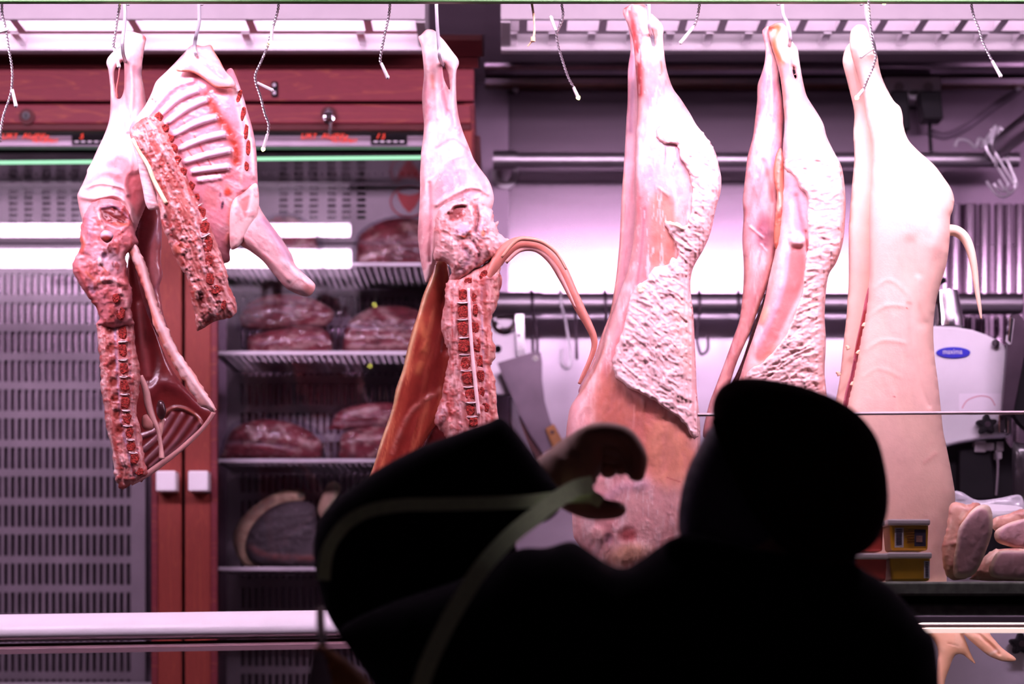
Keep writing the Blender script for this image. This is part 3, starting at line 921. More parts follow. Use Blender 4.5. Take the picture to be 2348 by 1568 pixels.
# upper grille plates
rows = [437, 450.5, 464, 477.5, 491, 504]
for xa, xb, cols, dyy in ((-420, 420, (-137, -102, -68, -34 - 12, -12, 22, 57, 98, 132, 165), 0), (480, 1075, (641, 675, 710, 751, 785, 819), -8)):
    xs = [(xx(c, YB), xx(c + 20, YB)) for c in cols if c != -12]
    zs = [(zz(r + dyy + 8, YB), zz(r + dyy, YB)) for r in rows]
    slotted('grille_plate', cab, M['steel_panel'], xx(xa, YB), xx(xb, YB), zz(558, YB), zz(412, YB), xs, zs, YB - .01, 0.008)
    hs = [(xx(c, YB - .03), xx(c + 7, YB - .03)) for c in np.arange(xa + 10, xb - 10, 15.3)]
    slotted('air_duct_plate', cab, M['steel_panel'], xx(xa, YB), xx(xb, YB), zz(410, YB - .03), zz(300, YB - .03), hs, [(zz(403, YB - .03), zz(394, YB - .03))], YB - .03, 0.008)
# red emblem: ring and bull-shield, right of the grille
M['redprint'] = mat('red_print', (0.45, 0.03, 0.04), 0.5, noise=0.1)
c = P(938, 462, YB - .012)
em = MB(); em.tube([(c.x + 0.048 * math.cos(i / 28 * 2 * math.pi), YB - .011, c.z + 0.040 * math.sin(i / 28 * 2 * math.pi)) for i in range(29)], 0.0022, 6, sub=1)
eo = em.build('emblem_ring', M['redprint'], cab, smooth='auto')
sh = [(-28, -24), (-16, -17), (0, -14), (16, -17), (28, -24), (24, -6), (14, 12), (0, 26), (-14, 12), (-24, -6)]
em = MB(); em.prism([(c.x + a * K * YB, c.z - b * K * YB) for a, b in sh], YB - .013, YB - .0105); em.build('emblem_shield', M['redprint'], eo)
# control strip with red lettering
Yc2 = 4.84
M['redled'] = emit_mat('red_led_letters', (1.0, 0.08, 0.06), 1.6)
M['strip'] = mat('control_strip', (0.40, 0.34, 0.40), 0.35, 0.5, noise=0.06)
for dxp, ra, rb in ((0, 480, 1062), (-686, XL, 352)):
    cp = kbox('control_strip', ra, 311, rb, 336, M['strip'], Yc2, 0.03, 0.002)
    kbox('strip_shade', ra, 296, rb, 312, M['black'], Yc2 + .004, 0.03, 0, cp)
    dcol = kbox('control_display', 850 + dxp, 300, 933 + dxp, 331, M['black'], Yc2 - .006, 0.02, 0.002, cp)
    text_obj('lettering', 'DRY  AGING', 0.024, P(743 + dxp, 311, Yc2 - .004), M['redled'], cp, shear=0.25, width=108 * K * Yc2)
    text_obj('lettering', 'MATURMEAT', 0.012, P(790 + dxp, 323, Yc2 - .002), M['redled'], cp, width=58 * K * Yc2)
    text_obj('digits', '73' if dxp == 0 else '3', 0.024, P(873 + dxp, 311, Yc2 - .008), M['redled'], cp)
    q = MB()
    for i in range(5): q.pbox(857 + dxp + 15 * i, 323, 866 + dxp + 15 * i, 326, Yc2 - .008, 0.002)
    q.build('display_keys', M['plastic'], cp)
# green-white light line
M['greenline'] = emit_mat('green_light_line', (0.45, 1.0, 0.62), E_CABINET)
for a, b, ya, yb in ((-420, 345, 376, 370), (500, 968, 365, 361)):
    q = MB(); q.tube([P(a, ya, 4.90), P(b, yb, 4.90)], [0.0042, 0.0042], 8, sub=1); q.build('light_line', M['greenline'], cab)
    q = MB(); p0 = P(a, 366, 4.905); p1 = P(b, 366, 4.905); q.box(p0.x, p1.x, 4.905, YB - .03, p0.z, p0.z + .004)
    q.build('glass_shelf', M['glass'], cab)
# shelves with perforated underside
M['shelf'] = mat('shelf_steel', (0.86, 0.82, 0.88), 0.4, 0.1, noise=0.04)
for k, py in enumerate((605, 808, 1055, 1303)):
    z = zz(py, YS); xa, xb = xx(492, YS), xx(1062, YS)
    s = MB(); s.box(xa, xb, YS, YS + .012, z - .006, z + .004); so = s.build('shelf', M['shelf'], cab, bevel=.001)
    xs = [(v, v + .009) for v in np.arange(xa + .02, xb - .02, .0165)]
    s = MB(); ys = [(v, v + .011) for v in np.arange(YS + .03, YB - .03, .020)]
    y = YS + .012
    for a, b in ys + [(YB - .012, YB - .012)]:
        s.box(xa, xb, y, a, z - .003, z)
        if b > a:
            x = xa
            for c0, d0 in xs + [(xb, xb)]:
                if c0 > x: s.box(x, c0, a, b, z - .003, z)
                x = d0
        y = b
    s.build('shelf_mesh', M['steel_dull'], so)
q = MB(); q.pbox(-420, 1568, 352, 1600, YS, .3); q.build('shelf', M['shelf'], cab)

# ---------------------------------------------------------------- vacuum bags and aged beef on the shelves
RED = (0.36, 0.07, 0.085); DRED = (0.20, 0.04, 0.05); PALE = (0.70, 0.45, 0.38)
M['bagmeat'] = flesh_mat('bagged_beef', 0.28, 0.25, 60, coat=0.35, vary=0.25)
def to_shelf(pts, Y):
    """lowers the underside of a piece onto the shelf it lies on (the shelf edge hides that part)"""
    cy = max(p[1] for p in pts)
    for row in (605, 808, 1055, 1303):
        if abs(cy - row) < 13:
            zr_ = HOR - (HOR - row) * YS / Y - 11
            return [(a, zr_ - (cy - b) * .3 if b > cy - 14 else b) for a, b in pts]
    return pts
def bag(label, meat, skin, feats, Y, wedge=(), asp=.55, tm=60):
    cx = np.mean([p[0] for p in meat]); cy = max(p[1] for p in meat)
    meat = to_shelf(meat, Y); skin = to_shelf(skin, Y)
    t = thing('vacuum_bag', label, 'meat bag', P(cx, cy, Y), 'vacuum packed beef on the cabinet shelves')
    organic('beef_cut', t, meat, Y, RED, M['bagmeat'], feats + [('n', 30, 10, 2, DRED, .6, .5, .7, 3, 20), ('n', 26, 7, 1, (.80, .52, .44), .75, .58, .70, 8, -25), ('n', 60, 5, 1, (.10, .02, .03), .6, .55, .68, 18, 8)], asp=asp, tmax=tm, res=4.5, smooth=4)
    organic('plastic_film', t, skin, Y, (1, 1, 1), M['wrap'], [('n', 26, 16, 9, None, 0, .35, .7, 5, 30), ('n', 60, 12, 6, None, 0, .4, .6, 6, -10)], asp=asp * 1.12, tmax=tm * 1.1, res=5, smooth=2)
    return t
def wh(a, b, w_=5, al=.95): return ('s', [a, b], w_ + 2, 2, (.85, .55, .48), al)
bag('red beef bag with pale fat streaks on the top shelf, right end', [(820, 555), (838, 528), (880, 506), (930, 500), (985, 510), (1030, 540), (1038, 575), (1030, 598), (930, 600), (825, 598)],
    [(806, 585), (815, 545), (840, 518), (885, 499), (935, 494), (990, 503), (1040, 532), (1052, 580), (1044, 602), (815, 602)],
    [('s', [(825, 555), (900, 558), (1030, 552)], 4, -5, (.5, .36, .4), .7), wh((935, 520), (960, 545), 9), wh((830, 590), (890, 575), 5)], 5.07)
bag('beef bag on the top shelf behind the lit lamp reflection', [(560, 560), (600, 515), (640, 494), (680, 500), (715, 530), (730, 570), (720, 600), (570, 600)],
    [(548, 580), (595, 507), (640, 488), (690, 495), (728, 528), (745, 575), (735, 602), (556, 602)], [wh((660, 500), (700, 520), 6)], 5.05)
bag('dark upper beef bag of the stacked pair on the second shelf', [(548, 730), (570, 695), (620, 675), (680, 675), (730, 690), (765, 715), (752, 745), (700, 757), (600, 757), (560, 752)],
    [(540, 740), (562, 688), (620, 667), (690, 668), (745, 684), (800, 702), (790, 722), (765, 750), (700, 762), (560, 762)],
    [('s', [(560, 705), (650, 690), (760, 705)], 4, -4, (.35, .25, .3), .5), wh((735, 695), (770, 690), 8)], 5.02)
bag('smooth lower beef bag under the darker one on the second shelf', [(566, 785), (575, 768), (640, 755), (710, 747), (748, 758), (760, 780), (755, 800), (690, 805), (600, 803), (572, 800)],
    [(556, 795), (568, 764), (640, 750), (712, 742), (756, 754), (766, 780), (760, 804), (560, 805)],
    [('s', [(590, 790), (680, 778), (745, 770)], 4, 2, (.55, .38, .45), .6), ('s', [(640, 802), (690, 795), (720, 785)], 6, 1, PALE, .8)], 4.97)
bag('broad beef bag with glossy film folds, right on the second shelf', [(785, 790), (795, 745), (835, 712), (880, 700), (940, 705), (1000, 735), (1020, 780), (1015, 802), (800, 802)],
    [(768, 795), (776, 745), (815, 706), (875, 690), (950, 697), (1015, 725), (1036, 785), (1028, 806), (775, 806)],
    [('s', [(790, 745), (900, 755), (1010, 742)], 5, -6, (.55, .5, .58), .8), wh((820, 735), (845, 715), 8), wh((880, 712), (905, 735), 8), wh((800, 775), (1000, 768), 4), wh((800, 795), (980, 790), 4)], 5.0)
bag('wrinkled dark red beef bag, left on the third shelf', [(512, 1035), (530, 990), (570, 966), (630, 962), (690, 978), (735, 1010), (738, 1035), (715, 1049), (520, 1049)],
    [(498, 1045), (518, 985), (565, 958), (635, 954), (700, 970), (750, 1005), (770, 1040), (745, 1052), (504, 1052)],
    [('s', [(515, 1015), (600, 1015), (680, 1030)], 6, -4, (.5, .4, .45), .6), wh((575, 985), (585, 1010), 8), wh((600, 975), (615, 1000), 4), wh((640, 975), (660, 1005), 4), wh((690, 1010), (715, 1025), 7)], 4.96)
bag('upper beef bag of the right stack on the third shelf', [(760, 975), (775, 945), (820, 928), (890, 922), (960, 930), (1000, 960), (1000, 985), (770, 985)],
    [(752, 985), (765, 940), (820, 920), (895, 914), (970, 922), (1012, 958), (1010, 992), (758, 992)],
    [('s', [(770, 970), (880, 968)], 4, -4, (.6, .5, .5), .7), wh((790, 945), (860, 935), 4)], 5.02)
bag('lower beef bag of the right stack on the third shelf', [(780, 1030), (785, 995), (830, 980), (920, 975), (990, 985), (1010, 1030), (1000, 1048), (795, 1048)],
    [(764, 1046), (772, 990), (830, 974), (925, 969), (1000, 978), (1024, 1030), (1015, 1051), (768, 1051)],
    [wh((805, 1010), (900, 1000), 5), wh((810, 1012), (808, 1040), 4)], 4.98)
# aged rib cuts on the bottom shelf
M['aged'] = flesh_mat('dry_aged_beef', 0.6, 0.5, 90, vary=0.2)
t = thing('aged_beef', 'dark dry aged rib of beef with cream fat rim on the bottom shelf', 'meat', P(650, 1300, 4.98), 'dry aged beef on the bottom shelf')
CF = (0.62, 0.45, 0.30)
organic('aged_fat', t, to_shelf([(535, 1250), (540, 1210), (570, 1170), (620, 1135), (655, 1122), (690, 1122), (700, 1140), (690, 1150), (640, 1165), (600, 1195), (575, 1240), (572, 1275), (600, 1292), (690, 1296), (740, 1290), (745, 1298), (600, 1302), (560, 1296)], 5.0), 5.0, CF, M['aged'],
        [('s', [(540, 1260), (550, 1200), (620, 1145)], 16, 0, (.16, .10, .08), .8), ('e', 692, 1136, 9, 9, 0, -4, (.12, .14, .1), .9, .4), ('n', 12, 8, 3, (.3, .12, .08), .5, .5, .7, 3, 0)], asp=.8, tmax=60, res=4)
organic('aged_eye', t, to_shelf([(565, 1265), (570, 1220), (600, 1180), (640, 1155), (690, 1148), (722, 1160), (728, 1200), (735, 1250), (730, 1285), (690, 1295), (600, 1292)], 5.0), 4.98, (.075, .06, .07), M['aged'],
        [('n', 40, 6, 4, (.03, .02, .025), .7, .4, .6, 4, -10), ('s', [(575, 1255), (620, 1275), (730, 1280)], 9, 1, (.28, .10, .09), .8, 9), ('n', 10, 10, 2, (.2, .16, .18), .4, .62, .75, 9, 0)], asp=.4, tmax=30, res=4)
t = thing('aged_beef', 'upright aged beef rib bone with pale end, right of the dark aged cut', 'meat', P(770, 1300, 5.03), 'dry aged beef on the bottom shelf')
organic('aged_meat', t, to_shelf([(735, 1180), (760, 1150), (800, 1180), (860, 1210), (870, 1300), (740, 1300)], 5.05), 5.06, (.10, .05, .05), M['aged'], [('n', 14, 14, 4, (.25, .12, .1), .5, .5, .7, 2, 0)], asp=.6, tmax=50, res=5)
organic('rib_bone', t, [(728, 1165), (745, 1120), (760, 1103), (776, 1108), (782, 1122), (765, 1160), (748, 1188), (733, 1185)], 5.0, (.50, .34, .24), M['aged'],
        [('s', [(770, 1112), (772, 1135), (750, 1175)], 7, 1, (.38, .42, .26), .8)], asp=.6, tmax=30, res=3.5)
# ================================================================ the hanging carcasses
FAT = (.88, .63, .60); PINK = (.72, .33, .34); MUS = (.56, .15, .13); DKM = (.32, .06, .055); ORM = (.66, .21, .12)
LIL = (.50, .34, .44); CREAM = (.86, .66, .40); MAR = (.42, .075, .045); BLU = (.62, .52, .66); BLOOD = (.62, .06, .04); WHT = (.95, .79, .76)
YA = 3.65
MF, MM, MFT, MSK = M['flesh'], M['membrane'], M['fat'], M['skin']
DEEP += [MF, MM]
def carcass(name, label, px, py, Y=YA):
    return thing(name, label, 'carcass', P(px, py, Y), 'carcasses on the hanging rail')

# ---------- A: leftmost hindquarter
A = carcass('lamb_hindquarter', 'leftmost lamb hindquarter with sawn spine, belly flap and kidney', 290, 75)
legA = [(283, 75), (293, 69), (311, 74), (328, 80), (335, 88), (333, 100), (330, 117), (326, 148), (325, 173), (329, 195), (334, 225), (338, 250),
        (346, 300), (352, 350), (352, 400), (338, 460), (318, 510), (303, 545), (270, 560), (225, 558), (195, 540), (188, 505), (181, 475), (177, 450), (181, 438), (190, 420),
        (199, 398), (200, 389), (210, 372), (222, 345), (236, 316), (246, 290), (251, 270), (253, 240), (253, 205), (251, 184), (248, 159), (244, 146), (247, 133), (259, 119), (272, 110), (278, 98), (280, 85)]
holeA = [(263, 162), (269, 151), (276, 145), (283, 141), (285, 157), (285, 184), (284, 206), (279, 222), (272, 227), (267, 222), (265, 206), (262, 184)]
legA_f = [('n', 40, 90, 3, PINK, .55, .45, .7, 11, 12), ('n', 14, 60, 2, WHT, .6, .5, .7, 12, 5),
          ('e', 318, 165, 14, 12, 0, 0, LIL, .45, .6), ('s', [(330, 215), (335, 250), (335, 290)], 14, 2, PINK, .7), ('s', [(300, 150), (303, 220), (292, 300)], 6, 5, WHT, .7),
          ('s', [(289, 150), (287, 210), (300, 270)], 4, -4, PINK, .6), ('s', [(255, 180), (257, 250), (252, 310)], 6, 4, WHT, .6),
          ('p', [(240, 385), (270, 360), (300, 372), (318, 400), (322, 450), (300, 470), (275, 440)], -2, (.68, .26, .28), .75, 10),
          ('p', [(292, 410), (318, 395), (340, 400), (345, 460), (322, 500), (300, 480)], -6, (.50, .12, .12), .8, 8),
          ('s', [(205, 420), (235, 395), (270, 400)], 10, 3, PINK, .5), ('s', [(200, 430), (230, 420), (280, 430), (292, 445)], 5, 5, WHT, .5), ('s', [(183, 450), (215, 455), (262, 448), (295, 470), (304, 510)], 8, 9, FAT, .8),
          ('s', [(222, 470), (262, 466), (295, 492)], 5, 3, LIL, .6), ('e', 331, 86, 5, 6, 0, 1, BLOOD, .7, .5), ('s', [(286, 279), (287, 295)], 3, 0, BLOOD, .5),
          ('s', [(300, 235), (310, 270), (298, 300)], 9, 3, WHT, .6), ('r', None, 26, 60, 3, 31, 10, 1, PINK, .35)]
oA, sA = organic('leg', A, [legA, holeA], YA, FAT, MF, legA_f, asp=.75, tmax=70, res=2.6, seed=2)
ptube('tendon', A, [(275, 146), (272, 175), (267, 205), (268, 225)], [2.2, 1.6, 2.4, 3], YA, MF, col=MUS)
thA = [(300, 430), (325, 390), (347, 400), (362, 450), (369, 500), (371, 540), (370, 571), (369, 601), (373, 630), (366, 657), (370, 690), (375, 722), (384, 752), (366, 775), (338, 720), (315, 640), (300, 570), (292, 500)]
organic('inner_thigh', A, thA, YA + .05, (.50, .17, .17), MM, [('p', [(310, 430), (340, 420), (352, 480), (345, 560), (330, 620), (312, 560)], -4, (.30, .05, .06), .85, 14), ('s', [(362, 500), (345, 590), (355, 650)], 9, 3, PINK, .5), ('n', 12, 70, 2, LIL, .45, .5, .7, 5, 15)], asp=.6, tmax=40, res=3)
pelA = [(196, 483), (189, 505), (186, 525), (183, 545), (186, 565), (176, 583), (167, 600), (166, 615), (175, 637), (186, 657), (201, 679), (217, 701), (228, 724), (226, 746), (262, 752), (303, 745), (304, 735), (300, 701), (305, 670), (294, 645), (291, 612), (290, 582), (315, 562), (309, 530), (299, 492), (276, 462), (241, 452), (213, 464)]
pelA_f = [('e', 262, 494, 36, 21, 22, -9, (.26, .04, .035), .95, .2), ('s', [(235, 476), (265, 474), (296, 500)], 4, 5, LIL, .8), ('s', [(240, 488), (285, 512)], 3, -3, (.25, .04, .04), .7), ('s', [(262, 512), (292, 516)], 4, 2, ORM, .8),
          ('s', [(228, 490), (232, 515), (240, 532)], 7, 7, FAT, .9), ('s', [(200, 495), (205, 540), (195, 575)], 10, 4, LIL, .5), ('e', 245, 596, 36, 26, 30, 1, (.72, .56, .60), .8, .5),
          ('e', 240, 587, 6, 7, 0, -5, (.40, .25, .35), .8, .5), ('e', 229, 600, 6, 8, 0, 5, WHT, .7, .5), ('s', [(215, 655), (240, 640), (285, 652)], 9, 5, WHT, .7), ('s', [(198, 625), (215, 640), (232, 648)], 5, 0, ORM, .9),
          ('s', [(186, 545), (192, 560), (186, 575)], 7, 4, ORM, .8), ('s', [(172, 590), (190, 590)], 5, 4, WHT, .7), ('s', [(180, 615), (200, 665), (225, 712)], 6, 2, MUS, .8), ('e', 212, 662, 9, 13, -20, -5, LIL, .7, .5),
          ('n', 10, 16, 4, MUS, .75, .52, .68, 8, 0), ('s', [(230, 605), (242, 622)], 2.5, -2, ORM, .9), ('e', 282, 590, 8, 16, 0, 5, (.84, .55, .52), .8, .5), ('s', [(245, 665), (255, 700), (250, 740)], 8, 2, MUS, .75), ('s', [(275, 665), (290, 690), (297, 730)], 7, 3, FAT, .7), ('r', None, 18, 14, 5, 35, 0, 1, MUS, .3)]
_, sP = organic('pelvis', A, pelA, YA - .03, PINK, MF, pelA_f, asp=.75, tmax=55, res=2.4, ragged=2.0, seed=4)
_, sFm = organic('femur_head', A, [(232, 534), (240, 528), (252, 530), (260, 538), (256, 550), (246, 557), (236, 552), (230, 543)], YA - .078, (.70, .52, .58), MF, [('e', 244, 549, 14, 9, 5, 0, (.42, .05, .03), .95, .4)], asp=.8, tmax=20, res=1.8)
wallA = [(296, 585), (312, 600), (325, 650), (340, 720), (360, 770), (385, 830), (410, 870), (440, 905), (470, 928), (490, 942), (490, 956), (470, 978), (435, 1012), (400, 1042), (366, 1068), (336, 1092), (320, 1100), (312, 1000), (304, 900), (300, 800), (296, 740), (291, 650)]
WF = [('p', [(300, 600), (322, 660), (352, 760), (365, 830), (345, 880), (318, 850), (308, 760)], -8, (.26, .03, .035), .8, 12), ('s', [(322, 700), (330, 790), (340, 860)], 10, 4, (.55, .2, .2), .7),
      ('s', [(345, 905), (372, 880), (420, 895), (455, 935)], 20, 6, (.34, .07, .08), .8), ('s', [(375, 950), (398, 935), (425, 938), (452, 955), (462, 975)], 4, 7, (.68, .28, .20), .9)]
for i, (a, b) in enumerate([((395, 948), (330, 1030)), ((418, 950), (330, 1062)), ((440, 958), (345, 1070)), ((458, 970), (375, 1052)), ((376, 965), (325, 1000))]):
    WF.append(('s', [a, (0.5 * (a[0] + b[0]) + 4, 0.5 * (a[1] + b[1]) + 6), b], 6, 5, (.62, .38, .42), .75))
_, sW = organic('belly_wall', A, wallA, YA + .07, (.36, .07, .065), MM, WF, asp=.35, tmax=18, res=3)
rimA = [(288, 548), (297, 527), (306, 541), (320, 574), (333, 601), (342, 628), (351, 661), (364, 701), (373, 724), (382, 748), (389, 757), (397, 782), (420, 820), (442, 850), (462, 882), (479, 909), (495, 937), (489, 946), (477, 938), (461, 932), (448, 912), (428, 884), (404, 845), (386, 813), (369, 783), (352, 745), (344, 712), (333, 675), (320, 641), (305, 600), (292, 575)]
organic('belly_rim', A, rimA, YA - .035, (.82, .48, .42), MF, [('s', [(300, 540), (325, 600), (350, 690), (390, 790), (440, 870), (488, 935)], 7, 3, WHT, .6), ('s', [(300, 575), (322, 640), (348, 720), (385, 808), (440, 900)], 4, 0, ORM, .7), ('n', 22, 22, 2, WHT, .5, .5, .7, 15, 0), ('s', [(318, 630), (330, 672)], 7, 3, MUS, .8)], asp=.7, tmax=14, res=2.2, ragged=1.6, seed=6)
ptube('rib_edge', A, [(491, 944), (468, 978), (435, 1011), (400, 1041), (366, 1066), (335, 1088), (300, 1108)], [5, 5, 6, 6, 7, 7, 6], YA + .04, MF, col=(.72, .36, .32))
loinA = [(226, 738), (221, 750), (225, 770), (226, 800), (229, 840), (232, 889), (239, 944), (246, 989), (257, 1038), (261, 1083), (268, 1105), (275, 1121), (289, 1119), (310, 1105), (337, 1088), (333, 1060), (329, 1035), (325, 1005), (320, 976), (313, 945), (318, 912), (320, 880), (320, 847), (314, 815), (308, 765), (303, 730), (265, 725)]
loinA_f = [('s', [(228, 745), (231, 830), (240, 920), (252, 1010), (266, 1100)], 9, 3, WHT, .85), ('s', [(263, 745), (267, 820), (271, 890), (277, 960), (287, 1010), (298, 1050), (308, 1090)], 4.5, -3, BLU, .9),
           ('s', [(242, 750), (246, 840), (254, 930), (265, 1010), (280, 1090)], 8, 1, (.70, .30, .26), .9), ('s', [(300, 745), (303, 840), (310, 920), (318, 980), (325, 1050)], 5, 2, FAT, .7, 8), ('s', [(296, 750), (298, 850), (306, 950), (316, 1040)], 3, -1, (.45, .3, .38), .7, 14),
           ('n', 9, 9, 4, MUS, .6, .5, .68, 21, 0), ('n', 6, 6, 3, BLOOD, .5, .58, .7, 22, 0), ('n', 5, 5, 2, WHT, .5, .66, .75, 23, 0), ('e', 282, 1055, 8, 14, -25, 4, FAT, .8, .5), ('r', None, 9, 46, 3.5, 25, -6, 1, (.45, .08, .06), .5)]
for x, y in ((252, 760), (255, 800), (257, 840), (260, 877), (264, 914), (268, 951), (276, 985)): loinA_f.append(('e', x, y, 9, 12, 15, -3, MAR, .85, .5))
_, sL = organic('loin', A, loinA, YA - .02, (.74, .42, .38), MF, loinA_f, asp=.7, tmax=34, res=2.2, ragged=2.2, seed=8)
for i, (x, y, w_, h_) in enumerate([(266, 684, 18, 22), (275, 719, 22, 30), (281, 762, 19, 30), (282, 804, 20, 30), (284, 845, 20, 27), (285, 884, 20, 29), (287, 923, 19, 28), (292, 959, 18, 25), (297, 992, 17, 24), (301, 1023, 19, 22), (308, 1053, 19, 25), (319, 1081, 19, 20)]):
    block('vertebra', A, x, y, w_, h_, -6 + 2 * i * (i > 5), sL if y > 735 else sP, M['marrow'], 6, 40 + i, lift=2.5)
for i, (x, y) in enumerate([(281, 783), (283, 825), (284, 864), (286, 904), (289, 941), (294, 976), (299, 1008), (305, 1038)]):
    block('disc', A, x, y, 22, 5, -4 + i, sL, M['bone'], 4, 70 + i, lift=4)
kb = MB()
c = P(368, 939, YA + .02)
ko, _ = organic('kidney', A, [(360, 925), (366, 917), (376, 922), (381, 940), (378, 956), (369, 962), (361, 954), (358, 940)], YA + .01, (.15, .05, .055), MM, [('s', [(361, 935), (359, 945)], 3, 2, LIL, .6)], asp=.9, tmax=30, res=2)
ptube('fat_cord', A, [(322, 862), (334, 893), (340, 926), (350, 958), (363, 988), (369, 1025), (371, 1052)], [6, 8, 9, 8, 5, 5, 7], YA + .01, MF, col=(.76, .42, .36))
ptube('fat_cord', A, [(374, 958), (368, 985), (364, 1012)], [4, 6, 4], YA + .015, MF, col=(.72, .40, .33))
organic('fat_lump', A, [(326, 955), (340, 950), (353, 966), (352, 982), (338, 987), (326, 978)], YA + .01, (.76, .42, .36), MF, [], asp=.8, tmax=20, res=2.5)

# ---------- F: shoulder and ribs (hangs a hand in front of the leg beside it)
YA = 3.575
F_ = carcass('lamb_forequarter', 'lamb forequarter with open rib cage and foreleg pointing right, second from left', 450, 107)
ribc = [(436, 107), (425, 118), (400, 145), (378, 167), (358, 187), (347, 214), (333, 241), (318, 261), (301, 285), (298, 303), (310, 335), (340, 400), (380, 480), (430, 560), (480, 600), (524, 601), (527, 574), (537, 555), (560, 535), (585, 500), (588, 465), (590, 436), (591, 412), (590, 392), (588, 348), (581, 303), (570, 263), (559, 225), (546, 187), (539, 169), (532, 157), (523, 158), (515, 166), (500, 150), (480, 118), (450, 108)]
RF = [('n', 16, 50, 2, WHT, .4, .5, .7, 33, -60), ('s', [(430, 125), (385, 175), (350, 225), (320, 275)], 14, 4, WHT, .75),
      ('s', [(476, 223), (503, 270), (526, 303), (540, 340), (541, 372)], 16, -3, (.50, .07, .03), .95), ('s', [(483, 205), (510, 212), (538, 205)], 9, -2, (.66, .22, .20), .8), ('e', 525, 245, 18, 30, -20, 2, (.74, .45, .50), .7, .5),
      ('s', [(545, 200), (562, 265), (577, 330), (582, 400)], 9, 5, WHT, .8), ('s', [(535, 205), (552, 280), (560, 350), (550, 420)], 5, 0, FAT, .8),
      ('s', [(350, 225), (347, 260), (335, 290)], 4, 1, CREAM, .6), ('p', [(545, 448), (576, 431), (571, 473), (563, 500), (553, 480)], -3, (.66, .24, .22), .85, 5), ('p', [(470, 435), (500, 440), (495, 480), (470, 470)], -2, (.70, .30, .29), .7, 8),
      ('s', [(505, 420), (530, 440), (528, 500), (520, 560)], 10, 3, (.74, .30, .22), .7, 16), ('s', [(490, 410), (540, 400), (555, 415)], 8, 2, (.70, .20, .18), .6, 10), ('e', 510, 470, 3, 9, 10, 0, (.08, .04, .1), .9, .5), ('e', 505, 447, 3, 5, 0, 0, (.08, .04, .1), .8, .5), ('e', 522, 440, 8, 9, 0, 2, (.75, .12, .06), .9, .5),
      ('s', [(414, 321), (436, 352), (470, 397), (478, 412)], 2.2, 0, BLOOD, .7), ('s', [(445, 310), (465, 346), (485, 380), (497, 399), (502, 412)], 2.4, 0, BLOOD, .8), ('s', [(418, 275), (428, 290), (431, 297)], 2.2, 0, BLOOD, .7), ('s', [(349, 227), (357, 233)], 3, 0, BLOOD, .9), ('s', [(337, 270), (352, 245), (365, 225)], 2.5, 0, BLOOD, .5),
      ('s', [(400, 315), (425, 298)], 5, 0, ORM, .5), ('s', [(410, 350), (432, 340)], 5, 0, MUS, .5), ('s', [(330, 300), (345, 265)], 5, -1, MUS, .7), ('n', 8, 8, 2, PINK, .4, .5, .7, 34, 0)]
ribs = [((338, 272), (393, 205), (441, 186)), ((366, 268), (410, 228), (455, 207)), ((384, 284), (430, 250), (474, 229)), ((399, 312), (447, 286), (496, 270)), ((410, 345), (462, 322), (516, 309)), ((424, 374), (475, 358), (528, 346)), ((440, 396), (482, 389), (525, 384)), ((455, 415), (480, 412), (505, 408))]
for r_ in ribs:
    RF.append(('s', list(r_), 7.5, 5, (.66, .46, .54), .7)); 
    RF.append(('s', [(a - 1, b - 6) for a, b in r_], 3.5, 1.5, WHT, .75))  # pale stroke paints a highlight along the upper edge of each rib
_, sR = organic('rib_wall', F_, ribc, YA - .02, (.78, .38, .42), MM, RF, asp=.42, tmax=38, res=2.2, seed=12)
for i, r_ in enumerate(ribs[1:7]):
    a, b, c_ = r_
    ptube('rib', F_, [a, b, c_], [3.5, 6, 6.5], YA, M['membrane'], n=10, surf=sR, lift=-1.5, col=(.66, .45, .53))
for i, (x, y, h_) in enumerate([(548, 222, 34), (557, 262, 34), (564, 302, 34), (569, 340, 34), (565, 381, 22)]):
    block('sternebra', F_, x, y, 10, h_, 14 - 4 * i, sR, M['marrow'], 5, 90 + i, lift=1.5)
flap = [(427, 116), (436, 106), (447, 102), (465, 106), (483, 103), (492, 119), (505, 140), (517, 163), (528, 174), (539, 189), (538, 198), (521, 203), (494, 200), (470, 183), (443, 167), (418, 165), (404, 161), (414, 142), (423, 126)]
_, sFl = organic('breast_flap', F_, flap, YA - .05, (.82, .46, .44), MF, [('s', [(404, 161), (443, 165), (470, 182), (494, 199), (530, 201)], 4, 2, (.80, .34, .20), .9), ('s', [(425, 130), (450, 150), (490, 180), (525, 190)], 9, 2, WHT, .6), ('s', [(455, 110), (480, 150), (510, 178)], 7, 1, (.78, .36, .38), .7), ('s', [(484, 106), (505, 142), (525, 174)], 3, 1, (.8, .35, .2), .7), ('n', 20, 8, 2, WHT, .6, .5, .7, 41, 40)], asp=.5, tmax=16, res=2.2, seed=3)
neck = [(298, 300), (318, 278), (350, 262), (366, 256), (372, 270), (385, 298), (400, 332), (414, 368), (425, 398), (442, 438), (462, 478), (482, 518), (502, 570), (520, 620), (524, 650), (534, 674), (541, 692), (543, 712), (534, 725), (512, 732), (491, 739), (469, 751), (453, 759), (449, 745), (446, 715), (437, 679), (428, 633), (416, 618), (399, 584), (384, 550), (372, 516), (365, 480), (356, 440), (340, 390), (316, 345), (302, 321)]
